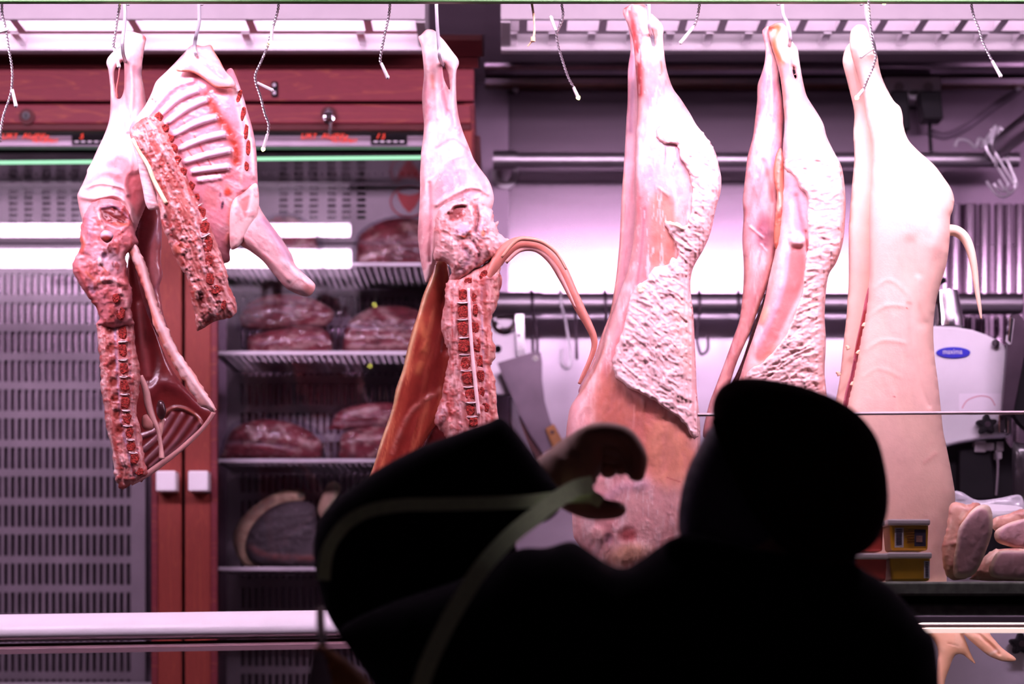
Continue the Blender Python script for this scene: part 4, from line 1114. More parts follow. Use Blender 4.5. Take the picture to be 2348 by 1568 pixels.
NF = [('p', [(318, 300), (345, 285), (375, 330), (400, 400), (430, 460), (440, 500), (420, 520), (395, 480), (360, 410), (330, 345)], 1, (.60, .24, .20), .85, 8), ('n', 9, 40, 4, FAT, .7, .55, .68, 51, -28), ('n', 7, 26, 3, (.42, .10, .08), .6, .55, .7, 52, -28),
      ('s', [(340, 290), (362, 325), (390, 375), (410, 415), (440, 470)], 4, 3, (.80, .60, .62), .7, 12), ('s', [(372, 480), (390, 540), (420, 600), (445, 660)], 6, 2, FAT, .7), ('s', [(380, 500), (398, 545), (420, 570)], 9, -6, (.28, .05, .05), .8), ('e', 412, 570, 15, 14, 0, 6, (.66, .22, .14), .9, .3), ('s', [(415, 590), (430, 630)], 9, 3, (.55, .14, .1), .8),
      ('s', [(440, 480), (455, 540), (463, 600), (475, 640)], 5, 4, (.82, .66, .66), .8, 10), ('s', [(450, 470), (466, 560), (480, 640)], 3, -2, (.35, .22, .3), .7, 12), ('s', [(475, 460), (505, 545), (520, 640)], 8, 3, (.72, .30, .24), .8), ('s', [(490, 540), (510, 600), (520, 660)], 4, 2, FAT, .6),
      ('s', [(446, 660), (455, 700), (460, 745)], 6, 4, (.86, .62, .50), .8), ('e', 462, 690, 10, 22, -10, -6, (.35, .08, .07), .85, .4), ('e', 478, 728, 14, 13, 20, -2, (.55, .18, .16), .8, .4), ('n', 7, 7, 4, BLOOD, .6, .55, .7, 55, 0), ('n', 12, 10, 4, FAT, .7, .56, .66, 56, 0), ('e', 322, 305, 16, 10, -25, 2, FAT, .8, .5), ('r', None, 9, 70, 5, 57, -26, 1, (.42, .08, .06), .55)]
_, sN = organic('neck', F_, neck, YA - .06, (.72, .36, .32), MF, NF, asp=.75, tmax=40, res=2.2, ragged=1.6, seed=14)
for i, (x, y, w_, h_, r_) in enumerate([(364, 269, 18, 20, 25), (378, 294, 18, 22, 25), (389, 319, 17, 22, 22), (398, 342, 17, 22, 20), (406, 366, 16, 20, 20), (418, 396, 17, 26, 24), (437, 427, 17, 24, 25), (449, 453, 17, 20, 20), (461, 487, 18, 26, 14), (468, 521, 20, 30, 8), (477, 561, 20, 36, 6), (479, 600, 17, 30, 0), (482, 640, 20, 28, 0), (495, 665, 22, 22, -10), (513, 699, 12, 22, 10)]):
    block('vertebra', F_, x, y, w_, h_, r_, sN, M['marrow'], 6, 110 + i, lift=2.2)
for i, (x, y, r_) in enumerate([(455, 471, -25), (465, 504, -25), (471, 540, -25)]):
    block('disc', F_, x, y, 22, 6, r_, sN, M['bone'], 4, 130 + i, lift=4)
ptube('ligament', F_, [(304, 318), (320, 347), (340, 380), (352, 410), (366, 438), (381, 466)], [5, 5, 5, 5.5, 5, 5], YA - .07, MF, flat=.5, col=CREAM, surf=sN, lift=4)
organic('neck_skin', F_, [(303, 326), (315, 334), (334, 366), (346, 407), (356, 440), (363, 462), (366, 477), (353, 481), (341, 480), (333, 465), (327, 433), (320, 400), (313, 362)], YA - .05, (.84, .66, .64), MF, [('n', 30, 5, 2, PINK, .4, .5, .7, 61, 10)], asp=.6, tmax=14, res=2.2)
fore = [(532, 520), (547, 557), (571, 574), (600, 596), (619, 618), (639, 642), (658, 662), (687, 676), (707, 679), (719, 669), (723, 654), (714, 642), (692, 623), (677, 606), (668, 582), (656, 563), (644, 545), (619, 511), (602, 487), (588, 463), (572, 470), (548, 490)]
organic('foreleg', F_, fore, YA - .03, (.84, .60, .58), MF, [('s', [(605, 505), (635, 545), (662, 595)], 14, 1, (.46, .28, .38), .75), ('s', [(560, 545), (610, 590), (660, 640)], 8, 3, (.80, .44, .42), .5), ('s', [(650, 600), (690, 635), (712, 655)], 10, 2, WHT, .6), ('e', 708, 662, 14, 12, 40, 0, (.74, .36, .32), .8, .5), ('n', 20, 8, 2, PINK, .4, .5, .7, 63, 45), ('s', [(668, 655), (685, 640), (700, 650)], 2, 0, MUS, .4)], asp=.85, tmax=60, res=2.6)
organic('shoulder', F_, [(530, 470), (560, 440), (588, 420), (594, 460), (588, 500), (565, 545), (540, 570), (527, 560)], YA - .045, (.84, .62, .58), MF, [('p', [(545, 448), (575, 435), (571, 473), (563, 500), (553, 482)], -4, (.66, .24, .22), .85, 5), ('n', 14, 14, 3, PINK, .5, .5, .7, 66, 0)], asp=.5, tmax=20, res=2.6)

YA = 3.65
# ---------- B: middle hindquarter with the tail
B = carcass('lamb_hindquarter', 'middle lamb hindquarter with long curling tail and split backbone', 985, 70)
legB = [(959, 86), (965, 80), (976, 69), (985, 67), (996, 70), (1007, 81), (1020, 95), (1038, 119), (1050, 135), (1052, 148), (1047, 162), (1046, 188), (1047, 229), (1051, 262), (1056, 284), (1065, 311), (1076, 338), (1085, 362), (1097, 381), (1108, 396), (1121, 414), (1130, 438), (1132, 463), (1122, 492), (1100, 530), (1060, 565), (1015, 575), (1000, 600), (990, 630), (977, 648), (970, 625), (963, 588), (958, 539), (960, 496), (963, 441), (963, 398), (965, 365), (966, 345), (970, 318), (972, 284), (969, 251), (968, 217), (972, 173), (970, 139), (966, 108)]
holeB = [(1016, 144), (1021, 153), (1027, 168), (1030, 186), (1031, 205), (1024, 195), (1018, 180), (1015, 160)]
legB_f = [('n', 40, 90, 3, PINK, .5, .45, .7, 71, 8), ('n', 14, 60, 2, WHT, .6, .5, .7, 72, -5), ('s', [(976, 190), (979, 230), (985, 270)], 9, 1, (.76, .36, .42), .7), ('s', [(992, 175), (994, 200)], 7, 0, (.80, .28, .16), .7), ('s', [(1010, 150), (1014, 200), (1025, 265)], 4, -4, (.6, .3, .38), .7), ('s', [(1003, 130), (1000, 200), (1003, 270)], 6, 4, WHT, .6), ('s', [(1042, 160), (1040, 230), (1045, 290)], 6, 5, WHT, .7),
          ('s', [(1028, 255), (1036, 280), (1030, 298)], 6, -3, (.7, .35, .42), .7), ('e', 1050, 300, 8, 16, -20, 1, PINK, .7, .5), ('s', [(1000, 340), (1040, 320), (1075, 345)], 4, -2, PINK, .6), ('p', [(1000, 410), (1030, 365), (1070, 358), (1098, 390), (1095, 440), (1040, 460), (1000, 470)], 1, (.74, .40, .46), .7, 14), ('s', [(995, 430), (1020, 375), (1065, 356)], 3, 2, (.82, .52, .44), .6),
          ('s', [(985, 420), (988, 500), (985, 600)], 5, -4, (.62, .26, .30), .7), ('s', [(1000, 470), (1050, 440), (1090, 430), (1120, 445)], 6, 6, FAT, .8), ('s', [(1070, 430), (1095, 420), (1105, 440), (1090, 455)], 5, 5, WHT, .6, 9), ('e', 1115, 470, 18, 22, 0, 3, (.82, .55, .52), .6, .5), ('n', 10, 30, 2, WHT, .5, .55, .7, 74, 30), ('r', None, 26, 60, 3, 75, 15, 1, PINK, .35)]
organic('leg', B, [legB, holeB], YA, FAT, MF, legB_f, asp=.75, tmax=70, res=2.6)
flB = [(1014, 590), (997, 606), (984, 643), (969, 680), (957, 723), (944, 760), (932, 808), (923, 848), (907, 894), (899, 937), (873, 1011), (860, 1057), (846, 1096), (838, 1130), (900, 1150), (940, 1085), (960, 1040), (993, 983), (1020, 950), (1040, 900), (1045, 830), (1040, 760), (1036, 680), (1030, 620)]
FB = [('n', 14, 130, 3, (.80, .36, .20), .7, .5, .68, 81, 12), ('n', 10, 90, 2, (.46, .08, .06), .7, .52, .7, 82, 14), ('s', [(1012, 595), (975, 680), (948, 770), (915, 885), (885, 985), (845, 1092)], 6, 3, CREAM, .85), ('s', [(1010, 610), (1020, 700), (1022, 800)], 16, -6, (.30, .05, .04), .8), ('p', [(1000, 700), (1025, 720), (1020, 860), (975, 950), (930, 1060), (900, 1060), (940, 900)], -6, (.36, .05, .045), .75, 22),
      ('s', [(1008, 897), (955, 930), (926, 970), (900, 1037)], 7, 3, (.70, .34, .28), .7, 12), ('s', [(960, 725), (975, 790), (958, 850)], 12, 2, (.80, .36, .18), .6, 20)]
organic('belly_flap', B, flB, YA + .03, (.56, .14, .09), MM, FB, asp=.35, tmax=20, res=3)
organic('rib_wall', B, [(1000, 960), (1060, 900), (1130, 940), (1140, 1100), (940, 1130), (930, 1100), (965, 1040)], YA + .06, (.40, .09, .09), MM, [('n', 60, 10, 3, (.56, .24, .24), .7, .5, .65, 83, -25)], asp=.3, tmax=16, res=4)
pelB = [(1036, 458), (1010, 474), (1000, 496), (996, 527), (998, 564), (994, 596), (1021, 600), (1035, 622), (1030, 645), (1052, 645), (1080, 622), (1110, 606), (1147, 580), (1174, 556), (1168, 548), (1152, 542), (1140, 525), (1143, 505), (1133, 512), (1131, 490), (1122, 475), (1091, 460), (1067, 452)]
PF = [('e', 1049, 488, 27, 15, -28, -7, (.30, .05, .04), .95, .2), ('s', [(1030, 485), (1040, 470), (1075, 468)], 4, 5, FAT, .8), ('s', [(1078, 478), (1084, 505), (1076, 530)], 7, 7, FAT, .8), ('e', 1061, 528, 17, 12, -15, 6, BLU, .9, .4), ('s', [(1052, 540), (1066, 543), (1078, 530)], 4, 4, (.75, .18, .08), .9), ('s', [(1092, 472), (1095, 500), (1090, 530)], 6, -10, (.22, .06, .08), .9), ('e', 1105, 525, 14, 20, 10, 4, (.68, .50, .58), .7, .5), ('e', 1108, 535, 5, 8, 0, 0, (.75, .30, .12), .8, .5),  # the deep dark stroke paints shade into the pelvic hollow
      ('s', [(1085, 555), (1098, 580), (1090, 605)], 6, -5, (.5, .22, .28), .7), ('s', [(1060, 565), (1075, 590), (1060, 620)], 8, -3, LIL, .6), ('s', [(1030, 550), (1042, 590), (1038, 620)], 7, 5, FAT, .7), ('s', [(1118, 560), (1128, 590)], 8, 5, (.84, .55, .50), .7), ('s', [(1005, 520), (1012, 560), (1008, 595)], 4, 1, (.74, .36, .34), .7), ('n', 10, 12, 4, MUS, .6, .54, .7, 86, 0), ('n', 8, 8, 3, WHT, .5, .58, .7, 87, 0), ('r', None, 30, 15, 4, 85, 20, 1, MUS, .35)]
_, sPB = organic('pelvis', B, pelB, YA - .03, (.80, .54, .52), MF, PF, asp=.75, tmax=55, res=2.3, ragged=1.8, seed=16)
loB = [(1030, 640), (1022, 655), (1020, 686), (1012, 747), (1021, 787), (1029, 808), (1026, 835), (1019, 868), (1014, 903), (1003, 943), (995, 966), (1008, 985), (1026, 1010), (1032, 1060), (1040, 1090), (1140, 1090), (1144, 1000), (1142, 954), (1138, 908), (1134, 865), (1126, 839), (1137, 811), (1128, 765), (1127, 736), (1138, 702), (1149, 659), (1150, 634), (1146, 622), (1160, 595), (1181, 575), (1153, 578), (1112, 604), (1074, 626), (1048, 640)]
LF = [('s', [(1040, 650), (1040, 740), (1050, 840), (1055, 950), (1060, 1060)], 6, 2, (.82, .62, .62), .8, 12), ('s', [(1030, 690), (1030, 790), (1040, 880)], 8, 3, FAT, .7), ('s', [(1036, 700), (1038, 790), (1040, 860)], 2.5, 0, BLOOD, .8, 10), ('s', [(1108, 610), (1112, 700), (1118, 800), (1125, 900), (1130, 980)], 7, 1, (.72, .34, .28), .9), ('s', [(1105, 660), (1106, 750), (1110, 840), (1118, 930)], 3, 1, BLU, .7, 12), ('s', [(1165, 590), (1140, 640), (1140, 720), (1128, 790), (1132, 860), (1138, 960)], 8, 4, (.88, .62, .52), .85), ('s', [(1150, 580), (1120, 620), (1112, 680)], 8, 1, (.50, .22, .24), .7),
      ('s', [(1022, 890), (1028, 940), (1040, 950)], 8, 2, (.45, .10, .09), .8), ('e', 1012, 950, 12, 22, 15, 5, (.82, .60, .62), .9, .4), ('s', [(1035, 900), (1032, 960)], 7, -2, BLOOD, .6, 8), ('s', [(1030, 970), (1032, 1030)], 9, 4, (.84, .58, .52), .8), ('n', 9, 9, 4, MUS, .6, .5, .68, 91, 0), ('n', 6, 6, 2, BLOOD, .4, .6, .72, 92, 0), ('r', None, 9, 46, 3.5, 93, 2, 1, (.45, .08, .06), .5)]
_, sLB = organic('loin', B, loB, YA - .03, (.78, .48, .45), MF, LF, asp=.65, tmax=36, res=2.2, ragged=2.0, seed=18)
for i, (x, y, w_, h_) in enumerate([(1074, 644, 18, 14), (1062, 677, 20, 26), (1061, 713, 24, 34), (1061, 753, 25, 32), (1065, 793, 26, 30), (1068, 831, 25, 28), (1072, 868, 25, 28), (1078, 904, 23, 27), (1080, 940, 21, 25), (1085, 968, 20, 22)]):
    block('vertebra', B, x, y, w_, h_, 0 - 2 * (i > 4), sLB, M['marrow'], 6, 150 + i, lift=2.2)
for i, (x, y, w_, h_) in enumerate([(1087, 682, 12, 22), (1090, 710, 12, 26), (1091, 750, 17, 28), (1094, 791, 18, 32), (1098, 828, 18, 30), (1102, 862, 17, 28), (1104, 899, 15, 24), (1112, 934, 19, 22), (1108, 632, 14, 26)]):
    block('spinous_bone', B, x, y, w_, h_, -4 if i < 8 else 25, sLB, M['marrow'], 6, 170 + i, lift=1.4)
for i, (x, y) in enumerate([(1062, 694), (1061, 733), (1063, 774), (1067, 813), (1070, 850), (1075, 887), (1079, 923), (1083, 955)]):
    block('disc', B, x, y, 27, 4.5, -2, sLB, M['bone'], 4, 190 + i, lift=3.4)
ptube('spinal_cord', B, [(1074, 661), (1077, 722), (1081, 788), (1087, 851), (1094, 917), (1098, 950)], [3.4, 3.6, 4, 4.2, 4.4, 4], YA, M['fat'], col=(.86, .60, .58), surf=sLB, lift=3.0)
ptube('tail', B, [(1118, 640), (1140, 598), (1162, 574), (1183, 561), (1211, 558), (1241, 567), (1269, 592), (1290, 626), (1309, 665), (1330, 708), (1348, 742), (1361, 772), (1362, 798), (1351, 830), (1339, 856), (1328, 880)],
      [10, 14, 17, 17, 16, 16, 16, 15, 13, 11.5, 9.5, 8, 6.5, 5.5, 5, 3.5], [YA - .04] * 16, MF, n=16, col=(.58, .20, .145), sub=6)
ptube('tail_strip', B, [(1150, 590), (1183, 553), (1211, 548), (1245, 556), (1276, 580), (1298, 618)], [3, 4.5, 5, 5, 4, 2], [YA - .085] * 6, MF, n=8, col=(.66, .30, .20))
ptube('tail_strip', B, [(1160, 602), (1190, 575), (1222, 572), (1250, 585), (1275, 615), (1296, 655), (1320, 706)], [4, 5, 4.5, 5, 5, 4, 2], [YA - .075] * 7, MF, n=8, col=(.70, .36, .31))

# ---------- C: big carcass with ridged fat
C_ = carcass('goat_carcass', 'largest carcass with bloodied shank and a wide wrinkled fat sheet over the back', 1460, 5, 3.64)
YC = 3.64
farC = [(1428, 30), (1440, 60), (1446, 110), (1440, 158), (1439, 230), (1436, 276), (1433, 332), (1429, 398), (1425, 450), (1423, 502), (1420, 560), (1414, 623), (1407, 671), (1398, 719), (1380, 767), (1361, 824), (1341, 863), (1326, 898), (1345, 890), (1400, 790), (1440, 690), (1465, 600), (1475, 480), (1475, 350), (1475, 200), (1465, 100), (1450, 40)]
organic('far_leg', C_, farC, YC + .05, (.76, .48, .50), MF, [('s', [(1450, 130), (1449, 230), (1446, 300)], 8, 0, (.46, .22, .32), .7), ('s', [(1432, 400), (1428, 500), (1420, 600), (1400, 720), (1350, 850)], 5, 3, (.84, .48, .38), .7), ('n', 8, 60, 2, PINK, .5, .5, .7, 101, 5)], asp=.6, tmax=30, res=3)
nearC = [(1428, 26), (1440, 14), (1454, 5), (1469, 4), (1481, 15), (1485, 28), (1488, 40), (1492, 31), (1502, 37), (1515, 51), (1522, 66), (1520, 84), (1522, 107), (1525, 138), (1531, 168), (1543, 202), (1561, 227), (1574, 247), (1584, 263), (1597, 286), (1617, 311), (1633, 334), (1643, 357), (1650, 388), (1654, 410), (1652, 441), (1641, 480), (1629, 534), (1613, 572), (1591, 611), (1584, 642), (1585, 681), (1590, 719), (1593, 783), (1596, 847), (1598, 898), (1603, 946), (1606, 994), (1604, 1080), (1590, 1180), (1550, 1255), (1515, 1310), (1470, 1335), (1430, 1342), (1390, 1325), (1345, 1275), (1322, 1242), (1314, 1222), (1310, 1160), (1300, 1080), (1298, 1000), (1303, 955), (1309, 931), (1327, 902), (1341, 874), (1362, 835), (1384, 770), (1405, 712), (1422, 668), (1440, 617), (1451, 560), (1456, 489), (1455, 432), (1456, 383), (1459, 306), (1462, 230), (1457, 153), (1452, 100), (1442, 60)]
holeC = [(1491, 66), (1496, 72), (1500, 84), (1502, 103), (1497, 108), (1493, 95), (1490, 78)]
CF_ = [('n', 50, 100, 3, PINK, .5, .48, .7, 111, 10), ('n', 16, 60, 2, WHT, .6, .5, .7, 112, 0), ('s', [(1440, 18), (1452, 50), (1458, 90), (1465, 130), (1466, 180), (1467, 215)], 11, 1, (.55, .02, .015), .95), ('s', [(1452, 20), (1466, 60), (1470, 100)], 9, 1, (.62, .08, .05), .7, 12), ('s', [(1455, 8), (1478, 14)], 4, 1, BLOOD, .7), ('s', [(1515, 140), (1518, 165), (1513, 172)], 3, 0, (.78, .18, .06), .7), ('s', [(1505, 70), (1508, 95)], 5, -2, ORM, .7),
       ('e', 1492, 233, 14, 20, 0, -1, (.74, .34, .38), .75, .6), ('e', 1515, 275, 22, 18, 20, -1, (.72, .44, .52), .7, .6), ('e', 1525, 375, 46, 60, 20, 2, (.66, .50, .58), .75, .5), ('s', [(1527, 335), (1524, 375)], 1.8, 0, BLOOD, .7), ('s', [(1549, 335), (1552, 358), (1543, 385)], 1.8, 0, BLOOD, .7), ('s', [(1465, 320), (1462, 380), (1466, 450)], 6, 3, WHT, .6), ('s', [(1510, 430), (1532, 448)], 3, 2, (.86, .6, .5), .8),
       ('p', [(1458, 420), (1478, 440), (1500, 520), (1500, 620), (1470, 700), (1440, 780), (1400, 850), (1380, 850), (1430, 720), (1458, 600)], 0, (.74, .32, .33), .85, 12), ('p', [(1500, 450), (1545, 470), (1550, 590), (1495, 620), (1488, 540)], -5, (.66, .30, .22), .8, 12), ('s', [(1478, 480), (1472, 560), (1462, 650)], 4, -2, (.58, .18, .24), .7), ('n', 5, 40, 1.5, WHT, .5, .62, .72, 115, 5),
       ('p', [(1370, 860), (1410, 850), (1450, 900), (1530, 945), (1580, 1000), (1590, 1080), (1500, 1100), (1420, 1010), (1360, 970)], -6, (.66, .24, .16), .85, 26), ('p', [(1500, 960), (1585, 1010), (1590, 1100), (1520, 1120), (1480, 1050)], 3, (.78, .42, .28), .7, 24), ('s', [(1325, 920), (1310, 980), (1312, 1060)], 18, 3, (.86, .56, .54), .8), ('s', [(1395, 780), (1365, 845), (1330, 900)], 5, 3, (.85, .48, .38), .8, 12), ('s', [(1455, 930), (1452, 980)], 3, 1, (.86, .5, .42), .6),
       ('s', [(1380, 1160), (1420, 1120), (1480, 1110)], 18, 2, (.72, .52, .58), .6), ('e', 1440, 1225, 20, 15, 0, -2, (.52, .12, .12), .85, .6), ('e', 1440, 1270, 50, 22, -10, 2, (.86, .55, .36), .8, .6), ('e', 1370, 1225, 20, 16, 0, 3, (.82, .54, .48), .7, .5), ('e', 1395, 1235, 10, 12, 0, -2, (.5, .3, .36), .7, .5), ('s', [(1530, 1095), (1560, 1105)], 2, 0, MUS, .6), ('r', None, 30, 70, 2.5, 117, 8, 1, PINK, .25)]
oC, sC = organic('body', C_, [nearC, holeC], YC, (.85, .54, .50), MF, CF_, asp=.72, tmax=95, res=3)
fatC = [(1505, 301), (1510, 292), (1521, 286), (1543, 282), (1560, 284), (1590, 285), (1612, 306), (1631, 333), (1641, 357), (1648, 388), (1651, 412), (1649, 441), (1639, 480), (1627, 533), (1611, 571), (1588, 611), (1582, 642), (1583, 681), (1588, 719), (1591, 783), (1594, 847), (1596, 898), (1601, 946), (1604, 994), (1590, 1003), (1570, 972), (1531, 941), (1492, 914), (1447, 892), (1420, 873), (1409, 857), (1404, 828), (1418, 786), (1431, 744), (1440, 693), (1459, 658), (1482, 640), (1503, 612), (1530, 607), (1538, 592), (1555, 590), (1552, 560), (1537, 541), (1530, 524), (1523, 507), (1549, 509), (1571, 518), (1583, 489), (1587, 448), (1583, 412), (1578, 392), (1559, 358), (1554, 338), (1542, 328), (1522, 329), (1508, 317)]
yb_ = lambda s_, off: (lambda X, Z: np.array([[s_.at(a, b) for a, b in zip(r1, r2)] for r1, r2 in zip(X, Z)]) - off)
def over(surf, off, Y):
    def f(X, Z):
        i = np.clip(np.round((Z - surf.y0) / surf.res).astype(int), 0, surf.yy.shape[0] - 1)
        j = np.clip(np.round((X - surf.x0) / surf.res).astype(int), 0, surf.yy.shape[1] - 1)
        return surf.yy[i, j] - off - Y
    return f
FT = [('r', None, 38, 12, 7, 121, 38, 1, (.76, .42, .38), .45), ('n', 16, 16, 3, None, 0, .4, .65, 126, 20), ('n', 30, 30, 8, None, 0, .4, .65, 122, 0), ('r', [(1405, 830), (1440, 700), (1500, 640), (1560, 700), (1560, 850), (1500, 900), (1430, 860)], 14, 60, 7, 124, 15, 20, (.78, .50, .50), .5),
      ('e', 1470, 661, 10, 9, -30, 5, CREAM, .8, .4), ('s', [(1525, 508), (1550, 516), (1565, 524)], 5, 5, CREAM, .7), ('p', [(1540, 700), (1585, 700), (1592, 860), (1555, 830)], 0, (.84, .50, .40), .55, 14), ('s', [(1410, 850), (1440, 882), (1490, 908), (1530, 936), (1590, 995)], 8, 3, (.88, .70, .66), .6)]
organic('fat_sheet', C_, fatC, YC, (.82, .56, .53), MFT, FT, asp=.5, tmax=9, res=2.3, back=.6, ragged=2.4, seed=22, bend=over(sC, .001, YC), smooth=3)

# ---------- D: split carcass
D = carcass('goat_carcass', 'carcass with two pale hind legs side by side and an open belly, behind the beret', 1790, 55)
lD = [(1748, 76), (1751, 66), (1762, 59), (1768, 75), (1767, 95), (1773, 120), (1784, 150), (1788, 194), (1795, 232), (1797, 273), (1794, 342), (1788, 451), (1784, 500), (1782, 555), (1773, 606), (1758, 661), (1738, 712), (1720, 761), (1690, 830), (1668, 900), (1650, 960), (1640, 1000), (1612, 1000), (1625, 930), (1641, 886), (1663, 827), (1682, 773), (1695, 735), (1702, 684), (1705, 641), (1705, 598), (1702, 549), (1705, 497), (1703, 461), (1705, 438), (1711, 383), (1715, 355), (1726, 314), (1731, 276), (1736, 232), (1737, 196), (1745, 172), (1753, 144), (1755, 109)]
DF = [('n', 30, 90, 3, PINK, .55, .45, .7, 131, 5), ('n', 12, 60, 2, WHT, .5, .52, .7, 132, 0), ('s', [(1752, 170), (1750, 220), (1743, 260)], 8, 0, (.60, .36, .46), .7), ('s', [(1766, 130), (1770, 200), (1768, 260)], 5, 4, WHT, .7), ('s', [(1775, 190), (1780, 240), (1775, 280)], 7, -1, (.64, .40, .50), .7), ('e', 1755, 310, 30, 40, 0, 3, WHT, .6, .6), ('s', [(1752, 370), (1765, 420), (1772, 460)], 8, -3, (.60, .20, .18), .7), ('e', 1775, 355, 16, 26, 20, -2, (.62, .52, .70), .8, .6), ('p', [(1720, 390), (1748, 380), (1760, 480), (1740, 560), (1712, 540)], 1, (.74, .44, .48), .6, 14), ('e', 1752, 535, 18, 40, 0, -5, (.42, .14, .20), .8, .5), ('s', [(1745, 560), (1758, 575)], 3, 2, WHT, .6), ('s', [(1720, 520), (1750, 545)], 3, 3, WHT, .6),
      ('s', [(1712, 600), (1708, 700), (1690, 800), (1645, 900)], 14, 1, (.80, .44, .38), .7), ('s', [(1770, 600), (1745, 680), (1715, 770), (1670, 890)], 5, 2, (.82, .48, .36), .7), ('n', 9, 70, 2, (.62, .28, .28), .5, .5, .7, 135, 12), ('r', None, 24, 60, 3, 137, 10, 1, PINK, .3)]
organic('left_leg', D, lD, YA + .02, (.84, .53, .50), MF, DF, asp=.7, tmax=60, res=2.8)
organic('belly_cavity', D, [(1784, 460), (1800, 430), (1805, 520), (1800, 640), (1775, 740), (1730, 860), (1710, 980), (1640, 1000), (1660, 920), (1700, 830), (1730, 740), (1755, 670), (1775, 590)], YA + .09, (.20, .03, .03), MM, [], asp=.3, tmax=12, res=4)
organic('cavity_strip', D, [(1780, 352), (1792, 340), (1797, 380), (1797, 430), (1800, 470), (1800, 530), (1790, 560), (1778, 570), (1774, 540), (1778, 490), (1782, 450), (1776, 420), (1774, 390)], YA - .01, (.70, .28, .18), MF, [('s', [(1790, 360), (1785, 420), (1790, 480)], 4, 2, (.82, .46, .36), .8), ('e', 1785, 470, 9, 22, 10, 5, (.84, .52, .40), .8, .5), ('n', 7, 12, 4, MUS, .6, .5, .7, 141, 0)], asp=.6, tmax=16, res=2.2)
rD = [(1762, 64), (1772, 56), (1784, 51), (1797, 54), (1806, 67), (1810, 87), (1819, 98), (1829, 112), (1832, 131), (1836, 158), (1844, 199), (1852, 224), (1873, 257), (1888, 284), (1896, 314), (1912, 347), (1929, 380), (1936, 418), (1939, 462), (1938, 497), (1933, 555), (1918, 601), (1901, 629), (1894, 669), (1891, 727), (1894, 784), (1891, 842), (1891, 900), (1890, 1000), (1700, 1000), (1690, 900), (1699, 856), (1712, 815), (1728, 770), (1742, 727), (1753, 690), (1764, 635), (1776, 583), (1783, 540), (1790, 470), (1795, 424), (1795, 342), (1799, 287), (1796, 237), (1789, 177), (1778, 133), (1770, 109), (1764, 85)]
holeD = [(1817, 150), (1822, 158), (1827, 180), (1823, 180), (1818, 165)]
RFD = [('n', 40, 90, 3, PINK, .4, .5, .7, 151, 8), ('n', 20, 40, 3, WHT, .7, .45, .65, 152, 0), ('s', [(1768, 66), (1785, 64), (1776, 100), (1792, 142)], 11, 1, (.66, .16, .03), .9), ('s', [(1800, 80), (1798, 110)], 6, 1, (.66, .12, .03), .8, 9), ('s', [(1758, 66), (1772, 64)], 5, 3, BLOOD, .8), ('s', [(1790, 145), (1797, 200), (1802, 270)], 5, 0, (.84, .42, .34), .7), ('e', 1838, 270, 7, 8, 0, 0, (.7, .5, .6), .5, .5), ('s', [(1812, 100), (1816, 150)], 4, -3, ORM, .6),
       ('p', [(1800, 405), (1830, 415), (1850, 450), (1850, 520), (1838, 545), (1810, 500), (1800, 460)], -2, (.76, .44, .48), .85, 8), ('s', [(1826, 450), (1836, 510), (1842, 540)], 8, -4, (.66, .30, .34), .8), ('e', 1828, 550, 18, 14, 0, 8, FAT, .9, .4), ('s', [(1812, 470), (1815, 530)], 8, 4, FAT, .7), ('s', [(1848, 530), (1852, 580)], 4, -5, (.5, .12, .12), .8),
       ('p', [(1815, 566), (1838, 566), (1846, 600), (1844, 640), (1832, 680), (1806, 730), (1781, 786), (1758, 827), (1735, 830), (1735, 800), (1775, 721), (1798, 655), (1806, 601)], -4, (.74, .28, .26), .9, 7), ('s', [(1805, 580), (1795, 660), (1770, 730), (1740, 790)], 8, 1, (.78, .52, .58), .8), ('s', [(1785, 590), (1770, 660), (1748, 740)], 9, 2, (.82, .46, .40), .7), ('e', 1750, 722, 10, 20, 20, 4, (.84, .52, .36), .8, .5), ('s', [(1775, 800), (1740, 840), (1710, 870)], 16, 0, (.82, .36, .28), .7)]
_, sD = organic('right_leg', D, [rD, holeD], YA, (.87, .60, .56), MF, RFD, asp=.72, tmax=85, res=2.8)
fatD = [(1797, 386), (1822, 404), (1834, 432), (1849, 446), (1852, 483), (1850, 526), (1854, 563), (1847, 589), (1844, 624), (1841, 664), (1822, 718), (1804, 764), (1781, 796), (1749, 830), (1706, 866), (1704, 998), (1886, 998), (1888, 842), (1891, 784), (1888, 727), (1891, 669), (1898, 629), (1915, 600), (1930, 555), (1935, 497), (1936, 457), (1932, 418), (1924, 378), (1908, 346), (1893, 318), (1870, 325), (1840, 350), (1805, 362)]
organic('fat_sheet', D, fatD, YA, (.83, .57, .53), MFT, [('r', None, 38, 12, 7, 161, -12, 1, (.76, .44, .40), .45), ('n', 16, 16, 3, None, 0, .4, .65, 166, 15), ('n', 30, 30, 8, None, 0, .4, .65, 162, 0), ('r', [(1700, 870), (1760, 830), (1830, 720), (1850, 620), (1890, 700), (1890, 1000), (1704, 1000)], 10, 60, 10, 164, 62, 16, (.80, .46, .40), .6), ('s', [(1846, 610), (1838, 670), (1805, 765), (1750, 830)], 7, 6, (.88, .66, .56), .7)], asp=.5, tmax=9, res=2.4, back=.6, ragged=2.0, seed=24, bend=over(sD, .001, YA), smooth=3)

